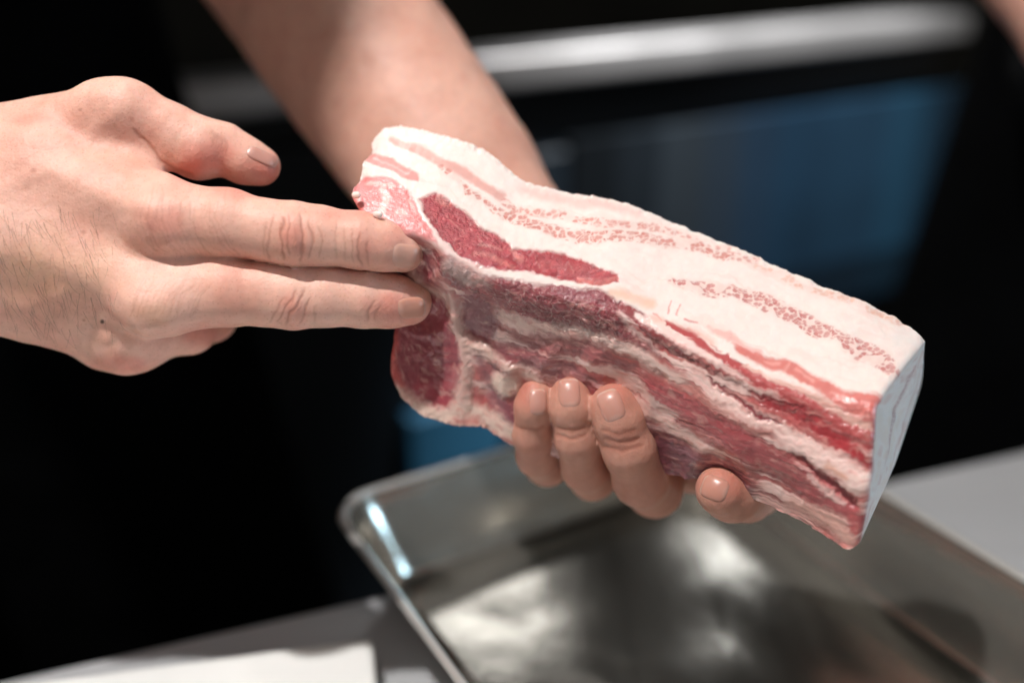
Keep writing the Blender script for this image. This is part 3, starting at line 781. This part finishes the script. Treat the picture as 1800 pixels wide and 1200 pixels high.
def st(pts, c, **k):
    d = polyd(X, Y, pts)
    if k.get('gr'): fill(d, lin((232, 190, 180)), soft=8, a=.45)
    return fill(d, c, **k)
def pg(pts, c, **k):
    d = polygd(X, Y, pts); return fill(d, c, **k)
# -- top (cut) face
st([(920, 330, 7), (990, 352, 10), (1070, 360, 9), (1120, 374, 5)], lin((236, 186, 178)), soft=9, a=.75)
st([(684, 246, 5), (735, 262, 9), (780, 284, 9), (817, 302, 8), (844, 322, 8), (880, 345, 8)], lin((220, 158, 148)), soft=4, a=.85, fibre=.3, dz=-.12)
st([(660, 258, 2), (720, 280, 3), (760, 300, 2)], FAT, soft=2)
st([(884, 352, 5), (905, 372, 8), (958, 375, 8), (1003, 383, 7), (1050, 393, 7), (1110, 397, 6), (1147, 401, 6), (1190, 409, 5), (1225, 425, 5), (1250, 432, 1)], PINK, soft=2.5, gr=1, dz=-.15)
st([(778, 291, 6), (805, 313, 7), (822, 335, 6), (844, 349, 4), (864, 363, 6), (905, 386, 8), (942, 397, 8), (989, 412, 10), (1037, 418, 10), (1073, 415, 9), (1117, 417, 10), (1147, 423, 9), (1172, 428, 9), (1205, 430, 9), (1235, 436, 9), (1257, 445, 7), (1286, 453, 8), (1330, 459, 5)], lin((208, 136, 126)), soft=2.5, gr=1, dz=-.15)
st([(1262, 433, 3), (1282, 438, 4)], PINK, soft=2.5, gr=1)
st([(1330, 470, 4), (1367, 483, 6), (1403, 499, 5), (1440, 511, 5), (1477, 522, 6), (1510, 531, 4), (1532, 546, 5), (1568, 557, 4), (1600, 575, 3)], lin((228, 178, 158)), soft=3, gr=1, a=.9)
pg([(640, 268), (683, 275), (712, 290), (737, 306), (736, 320), (715, 316), (690, 302), (642, 286)], lin((222, 152, 146)), soft=3, fibre=.3, dz=-.2)
st([(655, 279, 1), (690, 290, 1.5), (718, 306, 1)], lin((238, 192, 186)), soft=2, a=.7)
st([(1176, 494, 3), (1205, 500, 8), (1235, 506, 13), (1264, 512, 12), (1293, 513, 8), (1310, 522, 13), (1323, 525, 14), (1348, 535, 15), (1378, 546, 13), (1400, 560, 12), (1425, 570, 15), (1440, 577, 14), (1466, 586, 10), (1480, 592, 8), (1495, 603, 15), (1518, 617, 17), (1543, 630, 17), (1560, 642, 14), (1576, 655, 7)], lin((198, 122, 118)), soft=2.5, gr=1, a=.95, dz=-.18)
pg([(612, 352), (622, 325), (640, 306), (690, 315), (722, 335), (745, 375), (758, 398), (770, 430), (735, 412), (690, 402), (655, 392), (625, 376)], lin((228, 138, 136)), soft=5, fibre=.2, rough=.32, pebv=.35)
for p_ in ([(668, 335, 4), (676, 350, 7), (672, 372, 5)], [(645, 322, 3), (690, 330, 3)], [(700, 370, 3), (712, 378, 5)], [(628, 345, 4), (630, 348, 4)], [(722, 352, 2), (733, 372, 2)]):
    st(p_, lin((246, 205, 198)), soft=4, a=.85)
st([(640, 303, 4), (690, 310, 5), (722, 326, 6), (760, 338, 7), (800, 350, 8)], FAT, soft=4)
pg([(739, 349), (767, 342), (794, 356), (817, 367), (839, 392), (867, 409), (900, 434), (933, 436), (989, 445), (1033, 459), (1083, 480), (1086, 497), (1050, 503), (989, 492), (933, 480), (878, 474), (839, 466), (794, 440), (772, 413), (754, 380)],
   REDM, soft=4, rough=.15, pebv=1.0, dz=-.3)
for p_ in ([(770, 350, 5), (790, 360, 3)], [(835, 445, 3), (865, 452, 4), (900, 470, 3)], [(1020, 492, 5), (1060, 496, 6), (1080, 488, 5)], [(900, 440, 4), (915, 452, 6)], [(845, 430, 2), (880, 440, 1.5)]):
    st(p_, lin((222, 128, 120)), soft=4, a=.75)
st([(960, 465, 8), (1020, 475, 8), (1060, 480, 4)], CRS, soft=7, a=.5)
for p_ in ([(790, 380, 1), (815, 410, 1)], [(840, 415, 1), (860, 440, 1)], [(940, 448, 1), (950, 470, 1)], [(1000, 458, 1), (1010, 480, 1)]):
    st(p_, lin((210, 120, 116)), soft=1.5, a=.6)
st([(735, 352, 2), (757, 390, 3), (782, 428, 3), (812, 452, 3), (850, 468, 2)], PALE, soft=2.5, dz=.2)
# -- crease zone to the right of the red muscle
st([(1073, 516, 6), (1110, 521, 9), (1147, 536, 8)], lin((238, 190, 166)), soft=7, a=.8)
for p_ in ([(1180, 531, 1), (1177, 552, 1.5)], [(1197, 538, 1.2), (1192, 556, 1)], [(1205, 560, 2), (1222, 566, 1.5)], [(1150, 552, 1), (1165, 566, 1)]):
    st(p_, lin((214, 104, 100)), soft=2, a=.75)
st([(1140, 560, 4), (1200, 578, 6), (1250, 600, 6)], SAL, soft=6, a=.55, fibre=.5)
st([(1245, 572, 3), (1279, 588, 8), (1308, 612, 7), (1337, 620, 5)], lin((230, 160, 152)), soft=4, a=.7, fibre=.5)
st([(1297, 617, 6), (1333, 633, 9), (1380, 643, 11), (1413, 661, 11), (1447, 680, 12), (1480, 702, 15), (1513, 712, 21), (1545, 716, 24)], RED2, soft=5, fibre=.4, a=.92, rough=.34, dz=-.25)
for p_ in ([(1345, 635, 2), (1372, 640, 4)], [(1400, 650, 2), (1430, 668, 3)], [(1390, 640, 2), (1380, 655, 2)], [(1460, 690, 2), (1500, 705, 3)]):
    st(p_, lin((236, 170, 160)), soft=3, a=.7)
# -- rib face
st([(1092, 538, 8), (1125, 560, 11), (1147, 588, 12), (1176, 608, 9), (1215, 632, 5)], lin((156, 74, 76)), soft=3, fibre=.5, rough=.3, pebv=.5, dz=-.3)
st([(1118, 552, 3), (1158, 580, 6), (1215, 606, 8), (1265, 638, 6)], PALE, soft=3, fibre=.7)
st([(1083, 545, 4), (1100, 575, 7), (1135, 602, 5), (1160, 620, 3)], PALE, soft=3, fibre=.4)
st([(1175, 572, 4), (1220, 594, 7), (1257, 619, 8), (1293, 645, 9), (1330, 667, 9), (1367, 683, 11), (1403, 703, 14), (1440, 722, 17), (1480, 745, 18), (1526, 772, 20)], lin((184, 84, 84)), soft=4, fibre=.9, rough=.32, dz=-.25)
st([(1310, 645, 2), (1360, 668, 4), (1420, 690, 6), (1470, 720, 7), (1526, 752, 6)], lin((226, 180, 168)), soft=3, fibre=.6)
st([(1190, 590, 2), (1240, 622, 4), (1290, 655, 3), (1340, 690, 2)], PALE, soft=3, fibre=.7, a=.85)
st([(1323, 690, 5), (1353, 706, 9), (1387, 717, 11), (1413, 731, 12), (1453, 760, 13), (1487, 787, 11), (1522, 818, 8)], REDM, soft=4, fibre=1.0, rough=.28, dz=-.2)
st([(1190, 640, 7), (1260, 682, 9), (1330, 730, 10), (1400, 775, 14), (1460, 812, 20), (1518, 850, 24)], PALE, soft=5, fibre=.6)
st([(1130, 640, 6), (1180, 668, 9), (1240, 700, 9), (1300, 738, 7), (1350, 760, 3)], lin((208, 140, 130)), soft=5, fibre=.9, a=.7)
st([(1247, 663, 2.5), (1280, 690, 4), (1313, 713, 4), (1340, 733, 4.5), (1370, 745, 2)], VDK, soft=2.5, dz=-.6, fibre=.3)
st([(1393, 750, 1.5), (1420, 767, 2), (1440, 780, 1)], VDK, soft=2, dz=-.3, a=.8)
st([(1407, 805, 3), (1433, 832, 6), (1467, 857, 7), (1490, 873, 6), (1505, 892, 4)], VDK, soft=3, dz=-.6)
st([(1453, 817, 4), (1482, 838, 5)], lin((232, 172, 146)), soft=4, a=.8)
st([(1100, 663, 8), (1140, 680, 13), (1190, 708, 17), (1240, 738, 21), (1290, 768, 22), (1340, 803, 23), (1390, 838, 23), (1440, 868, 22), (1490, 898, 16), (1512, 915, 8)], lin((176, 82, 86)), soft=5, fibre=.5, dz=-.2, rough=.36, pebv=.25)
st([(1420, 838, 3), (1455, 868, 5), (1485, 885, 4)], PALE, soft=3, a=.8)
st([(1195, 742, 3), (1250, 772, 3), (1300, 800, 2)], lin((206, 134, 130)), soft=5, fibre=.7, a=.6)
st([(1095, 690, 5), (1140, 724, 9), (1190, 756, 9), (1236, 784, 7), (1270, 805, 3)], lin((220, 180, 170)), soft=4, fibre=.4)
pg([(1130, 740), (1180, 765), (1240, 800), (1300, 825), (1330, 870), (1240, 850), (1140, 835)], lin((126, 72, 82)), soft=8, fibre=.4)
st([(1385, 880, 8), (1430, 898, 14), (1468, 918, 15), (1492, 948, 12)], lin((228, 178, 166)), soft=6, a=.95)
st([(1340, 880, 3), (1400, 908, 5), (1450, 942, 6), (1485, 966, 6)], lin((218, 122, 112)), soft=5, a=.6)
st([(1498, 905, 6), (1503, 935, 6)], lin((196, 96, 96)), soft=4, a=.8)
# -- middle and left flap
pg([(742, 440), (790, 452), (850, 485), (930, 497), (1000, 503), (1050, 508), (1086, 530), (1092, 560), (1120, 592), (1160, 622), (1100, 612), (1040, 598), (960, 572), (900, 556), (850, 530), (800, 500)], DRK, soft=5, fibre=.5, rough=.24, pebv=.8, dz=-.1)
f3a, f3b, _i = worley(ux/30, uy/7, 81)
gl = sstep(.10, .02, f3b-f3a)*sstep(430, 470, py)*sstep(790, 900, px)*sstep(1120, 1070, px)*isF
col = mixc(col, lin((206, 170, 164)), gl*.55*(Y < 600)); disp += .18*gl
pg([(775, 452), (800, 455), (850, 482), (860, 498), (820, 500), (790, 478)], lin((196, 166, 160)), soft=5, a=.85, fibre=.8, rough=.3)  # greyish wet sheen put into the colour
st([(867, 553, 8), (907, 567, 11), (957, 577, 11), (1007, 584, 10), (1057, 596, 9), (1107, 613, 10), (1157, 645, 10), (1200, 672, 6)], lin((236, 200, 190)), soft=6, fibre=.7, dz=.2)
st([(1000, 590, 3), (1060, 606, 4), (1110, 630, 3)], lin((190, 110, 104)), soft=4, fibre=.6, a=.6)
st([(940, 605, 10), (1000, 613, 13), (1060, 625, 12), (1110, 646, 8)], lin((164, 92, 94)), soft=7, fibre=.5, a=.9)
st([(900, 590, 6), (960, 596, 5), (1000, 604, 3)], MUD, soft=6, fibre=.5, a=.7)
st([(990, 630, 3), (1030, 640, 6), (1080, 655, 8), (1115, 675, 9), (1145, 704, 9), (1180, 732, 8)], PALE, soft=4, fibre=.4)
st([(880, 615, 14), (930, 630, 18), (990, 655, 20), (1040, 680, 16)], lin((156, 84, 92)), soft=9, fibre=.5, a=.85)
pg([(806, 520), (838, 510), (866, 540), (876, 572), (858, 605), (822, 590), (806, 560)], lin((134, 68, 76)), soft=7, fibre=.2, dz=-.4, rough=.3)
st([(880, 540, 6), (850, 520, 4), (900, 545, 5)], lin((178, 116, 116)), soft=6, fibre=.6, a=.6)
pg([(700, 470), (745, 470), (772, 505), (800, 560), (815, 640), (800, 700), (768, 718), (730, 696), (695, 665), (690, 590)], lin((148, 68, 78)), soft=6, fibre=.1, rough=.3)
st([(742, 450, 6), (760, 480, 8)], lin((120, 56, 66)), soft=5)
vf = fbm(X/9+.3*wn1, Y/46, o=2, seed=90); lf = sstep(690, 720, px)*sstep(800, 780, px)*sstep(480, 540, py)*sstep(720, 660, py)
col = mixc(col, lin((176, 112, 116)), lf*sstep(.25, .8, vf)*.55); disp += lf*.25*vf
for yy in (605, 622, 640): st([(765, yy, 1.5), (785, yy-2, 2.5), (806, yy, 1.5)], lin((104, 48, 56)), soft=3, a=.5, dz=-.3)
st([(745, 690, 20), (775, 695, 16)], lin((182, 70, 82)), soft=12, a=.7)
st([(795, 672, 8), (800, 655, 5)], lin((196, 112, 116)), soft=6, a=.7)
st([(694, 590, 5), (685, 640, 9), (698, 675, 8)], lin((228, 112, 104)), soft=6, a=.9)
st([(723, 476, 7), (750, 508, 9), (787, 522, 10), (803, 570, 8), (817, 600, 10), (820, 635, 9), (817, 675, 12), (810, 710, 18)], lin((214, 178, 168)), soft=6, fibre=.3, dz=.5)
st([(820, 600, 7), (857, 620, 9), (893, 645, 9), (930, 662, 9), (950, 672, 6)], lin((218, 184, 172)), soft=6, dz=.4)
st([(870, 640, 8), (890, 700, 22), (905, 740, 18)], lin((142, 78, 88)), soft=8, fibre=.3)
st([(838, 628, 6), (860, 670, 10), (878, 715, 10)], lin((132, 68, 78)), soft=6, a=.8)
st([(850, 690, 2), (875, 715, 3), (895, 735, 2)], lin((190, 130, 130)), soft=4, a=.7)
st([(880, 668, 16), (892, 676, 18)], lin((226, 200, 186)), soft=6, dz=1.0)
st([(694, 680, 5), (727, 712, 10), (773, 733, 16), (827, 728, 22), (873, 745, 18), (900, 762, 14)], lin((238, 206, 192)), soft=6, dz=.4)
st([(805, 735, 5), (838, 738, 5)], lin((226, 120, 112)), soft=5, a=.85)
st([(800, 752, 4), (850, 752, 5), (892, 776, 6)], lin((232, 148, 136)), soft=6, a=.7)
# fine marbling through the lean on the rib side
mb = fbm(ux/26, uy/5.5, o=3, seed=111); mb2 = fbm(px/11, py/11, o=3, seed=113)
lean0 = 1-sstep(.28, .5, col[:, 1])
col = mixc(col, lin((216, 160, 150)), isF*lean0*sstep(.18, .62, mb)*.55)
col = mixc(col, lin((196, 124, 120)), isF*lean0*sstep(.1, .6, mb2)*.4)
col = mixc(col, lin((214, 130, 120)), isF*(1-lean0)*sstep(.15, .6, -mb)*.45)
# folds of the sagging slab and dents under the finger tips
def fold(pts, h_, s_):
    global disp
    dd = np.clip(polyd(X, Y, pts), 0, None); disp = disp + h_*np.exp(-.5*(dd/s_)**2)
fold([(790, 480, 0), (900, 525, 0), (1000, 545, 0), (1080, 565, 0)], 1.3, 16)
fold([(800, 520, 0), (880, 562, 0), (980, 592, 0), (1080, 625, 0), (1160, 665, 0)], -.8, 11)
fold([(950, 560, 0), (1010, 585, 0), (1080, 605, 0)], .5, 6)
fold([(1090, 560, 0), (1160, 610, 0), (1240, 650, 0), (1330, 700, 0), (1420, 750, 0)], -.55, 8)
fold([(1130, 570, 0), (1210, 615, 0), (1310, 665, 0), (1420, 715, 0), (1520, 770, 0)], .8, 9)
fold([(1240, 700, 0), (1330, 745, 0), (1430, 800, 0), (1510, 850, 0)], .8, 12)
fold([(1400, 805, 0), (1450, 845, 0), (1500, 885, 0)], -1.0, 7)
fold([(1060, 650, 0), (1150, 715, 0), (1260, 790, 0), (1400, 870, 0)], -.6, 9)
fold([(800, 560, 0), (815, 640, 0), (812, 700, 0)], .9, 8); fold([(840, 610, 0), (900, 650, 0)], .9, 7); fold([(745, 560, 0), (755, 640, 0), (765, 690, 0)], -1.0, 14)
fold([(848, 560, 0)], -.9, 22); fold([(860, 690, 0)], -.8, 14)
for fx, fy, fr_ in ((938, 690, 34), (1003, 672, 34), (1080, 696, 40), (1262, 852, 34)):
    r_ = np.hypot(px-fx, (py-fy)*.8)/fr_; disp = disp - 1.5*np.exp(-r_**2)*isF + .9*np.exp(-((r_-1.6)/.35)**2)*isF
for fx, fy, fr_ in ((744, 446, 30), (752, 540, 32)):
    r_ = np.hypot(px-fx, (py-fy))/fr_; disp = disp - 1.2*np.exp(-r_**2)*isF + .7*np.exp(-((r_-1.5)/.35)**2)*isF
rgh = np.where(isF > .5, rgh*.85, rgh); peb = np.maximum(peb, isF*lean0*.22)
col = mixc(col, lin((196, 140, 136)), isF*.03)
# overall fibre tone on the lean parts, gentle mottling on fat
lean = 1-sstep(.30, .55, col[:, 1])
col = col*(1+.34*fib[:, None]*(isF*(.4+.6*lean))[:, None]); col = col*(1+.05*n2[:, None])
col = mixc(col, lin((120, 50, 54)), isF*lean*sstep(.45, .8, fib)*.45)
# fat face: faint streaks
stk = vnoise(ux/70, uy/4.5, seed=97); col = mixc(col, lin((238, 200, 190)), (1-isF)*(1-lean)*sstep(.35, .9, stk)*.35)
col = np.clip(col, .01, .95)
disp += isF*(.09*fib+.14*fibl*sstep(800, 900, px)) + .10*n2 + .45*fbm(P[:, 0]/9, P[:, 1]/9, P[:, 2]/9, 2, 13) + .05*stk
q1, q2, qid = worley(px/13+1.2*wn1, py/11+1.2*wn2, 75)
disp += peb*(.35*(qid-.5)*sstep(0, .3, q2-q1)-.15*sstep(.12, 0, q2-q1))
col = col*(1+(.28*(qid-.5)*peb*sstep(0, .2, q2-q1)+.16*peb*n2)[:, None])
# ragged cut rims
edge = np.exp(-(SS/.02)**2)+np.exp(-((1-SS)/.02)**2)+np.exp(-(TT/.01)**2)
disp += .7*edge*fbm(TT*90, SS*40, o=3, seed=15)
# layered end steps on the left end
le = np.exp(-(TT/.035)**2)*(SS < .42)
disp += le*.8*np.sin(SS/.38*2*math.pi*2.4+.8)
ue = np.clip((TT-.986)/.014, 0, 1); disp = disp - 1.9*(1-np.sqrt(np.clip(1-ue**2, 0, 1)))
Pd = P + NG*disp[:, None]
porkC = VW(PVa([[1100, 640, 15]]))[0]
pork = empty('pork_belly', VW(PVa([[1100, 860, 15]]))[0])
tag(pork, 'thick slab of raw pork belly, white fat above red lean, held over the tray', 'meat')
Ff = grid_faces(NT, NS)
a_, b_, c_ = Pd[Ff[1000, 0]], Pd[Ff[1000, 1]], Pd[Ff[1000, 2]]
if np.cross(b_-a_, c_-b_)[2] < 0: Ff = Ff[:, ::-1].copy()
mesh_obj('lean_and_fat', VW(Pd), Ff, M_MEAT, pork, col=col, attrs={'rgh': rgh, 'peb': peb})

# back: rind side
Gd = Pd.reshape(NT, NS, 3)
NB = 60; bt = np.linspace(0, 1, NB)
T3 = Gd[:, 0]; B3 = Gd[:, -1]
k1 = PVa(curve([(0, 668, 262, 40), (.2, 790, 262, 44), (.36, 915, 345, 44), (.55, 1085, 385, 44), (.75, 1305, 475, 42), (.9, 1510, 560, 38), (1, 1622, 668, 34)], NT, 10))
k2 = PVa(curve([(0, 720, 500, 42), (.2, 790, 640, 42), (.36, 870, 660, 44), (.55, 1060, 720, 46), (.75, 1280, 780, 42), (.9, 1450, 850, 28), (.96, 1520, 860, 22), (1, 1573, 818, 18)], NT, 10))
Gb = np.stack([np.stack([np.interp(bt, [0, .15, .85, 1], [B3[i, k], k2[i, k], k1[i, k], T3[i, k]]) for k in range(3)], -1) for i in range(NT)], 0)
Gbs = gsmooth(Gb, 3, 1); wb = (sstep(0, .1, bt)*sstep(1, .9, bt))[None, :, None]; Gb = Gb*(1-wb)+Gbs*wb
Fb = grid_faces(NT, NB); a_, b_, c_ = [Gb.reshape(-1, 3)[Fb[5000, i]] for i in range(3)]
if np.cross(b_-a_, c_-b_)[2] > 0: Fb = Fb[:, ::-1].copy()
mesh_obj('rind', VW(Gb.reshape(-1, 3)), Fb, M_RIND, pork)
# cut ends
def endcap(name, i, flipx):
    n = 200; m = 60
    Fe = Gd[i]; s_ = np.linspace(0, 1, n)
    fr = np.stack([np.interp(s_, sv, Fe[:, k]) for k in range(3)], -1)
    bk = Gb[i][::-1]; L = np.concatenate([[0], np.cumsum(np.linalg.norm(np.diff(bk, axis=0), axis=1))]); L /= L[-1]
    bk = np.stack([np.interp(s_, L, bk[:, k]) for k in range(3)], -1)
    q = np.linspace(0, 1, m)[None, :, None]
    G = fr[:, None]*(1-q)+bk[:, None]*q
    env = np.sin(np.pi*np.linspace(0, 1, n))[:, None]*np.sin(np.pi*np.linspace(0, 1, m))[None]
    G = G + (env*(.8+1.2*fbm(*np.meshgrid(np.linspace(0, 9, n), np.linspace(0, 5, m), indexing='ij'), o=3, seed=6)))[..., None]*np.array([1 if flipx else -1, 0, 0])
    Pc = G.reshape(-1, 3); x_, y_ = proj(Pc)
    c = np.repeat(lin((244, 232, 228))[None], len(Pc), 0)
    Sx = np.repeat(s_, m); Q = np.tile(np.linspace(0, 1, m), n)
    nn_ = fbm(Sx*18, Q*5, o=4, seed=8)
    c = mixc(c, lin((226, 188, 180)), sstep(0, .6, nn_)*.6); c = mixc(c, lin((236, 214, 200)), sstep(0, .5, -nn_)*.5)
    c = mixc(c, lin((214, 150, 142)), sstep(.06, 0, Q)*sstep(.35, .5, Sx)*sstep(-.3, .3, nn_)*.7)
    if flipx:
        w_ = .04*fbm(Sx*14, Q*3, o=3, seed=18)
        c = mixc(c, lin((176, 104, 108)), sstep(.09, .01, np.abs(Q+1.6*w_-.40-.05*Sx))*sstep(.08, .2, Sx)*sstep(.66, .5, Sx)*(.25+.35*sstep(.6, .3, worley(Sx*90, Q*26, 5)[0])))
        c = mixc(c, lin((206, 140, 136)), sstep(.03, .01, np.abs(Q+w_-.80))*sstep(.1, .25, Sx)*sstep(.8, .6, Sx)*.4)
        c = mixc(c, lin((190, 110, 112)), sstep(.10, .02, np.abs(Q+2*w_-.22))*sstep(.74, .85, Sx)*.7)
    else:
        c = mixc(c, lin((206, 110, 108)), sstep(-.2, .3, np.sin(Sx*22)+nn_))
    F = grid_faces(n, m); a0, b0_, c0 = [Pc[F[len(F)//2, k]] for k in range(3)]
    if (np.cross(b0_-a0, c0-b0_)[0] > 0) != flipx: F = F[:, ::-1].copy()
    return mesh_obj(name, VW(Pc), F, M_MEAT, pork, col=c, attrs={'rgh': np.full(len(Pc), .4), 'peb': np.zeros(len(Pc))})
endcap('cut_end', -1, True); endcap('cut_end', 0, False)
# little beads of fat hanging at the left end
def bead(cx, cy, d, r):
    q = PV(cx, cy, d); n, m = 12, 18; Pq = []
    for i in range(n+1):
        for j in range(m):
            th = math.pi*i/n; ph = 2*math.pi*j/m; rr = r*(1+.15*math.sin(3*ph+cx)*math.sin(th))
            Pq.append(q+rr*np.array([math.sin(th)*math.cos(ph)*1.25, math.cos(th), math.sin(th)*math.sin(ph)]))
    Pq = np.array(Pq)
    mesh_obj('fat_bead', VW(Pq), grid_faces(n+1, m, wrap=True), M_MEAT, pork, col=np.repeat(lin((248, 222, 214))[None], len(Pq), 0), attrs={'rgh': np.full(len(Pq), .25), 'peb': np.zeros(len(Pq))})
bead(665, 377, -4, 1.3); bead(627, 343, 0, 1.2); bead(1338, 868, 3, .8)

# ------------------------------------------------------------------ second person at the right, in black
def coat(P):
    # view frame mm
    a = np.array([655., 420., -560.]); dn = -np.array([.17, math.cos(PITCH), math.sin(PITCH)]); dn /= np.linalg.norm(dn)
    D = P-a; t = np.clip(D@dn, 0, 1300); Q = (D-t[:, None]*dn)*np.array([.85, 1.1, 1.1])
    d = np.sqrt((Q*Q).sum(1)) - (150-.012*t)
    d = smin(d, cone(P, np.array([440., 200., -470.]), np.array([530., 360., -560.]), 40, 70), 40)
    return d + 6*fbm(P[:, 0]/70, P[:, 1]/150, P[:, 2]/70, 3, 95)
V6, F6 = surface_nets(coat, (180, -1000, -1300), (900, 660, -300), 15)
V6, F6, _ = subdivide(V6, F6, 1)
cb2 = VW([(560, 0, -620)])[0]; cb2[2] = 0
p2 = empty('person', cb2); tag(p2, 'second person in black clothes at the right edge, bare forearm raised', 'person')
mesh_obj('black_coat', VW(V6), F6, M_BLACK, p2)
def arm2(P):
    d = cone(P, PV(1960, 60, 200), PV(1790, -110, 230), 36, 34)
    return smin(d, cone(P, PV(1960, 60, 200), np.array([530., 330., -540.]), 36, 44), 20)
V7, F7 = surface_nets(arm2, (150, 60, -640), (520, 420, -150), 5)
V7, F7, _ = subdivide(V7, F7, 1)
mesh_obj('body', VW(V7), F7, M_SKIN, p2, col=base_skin(V7))
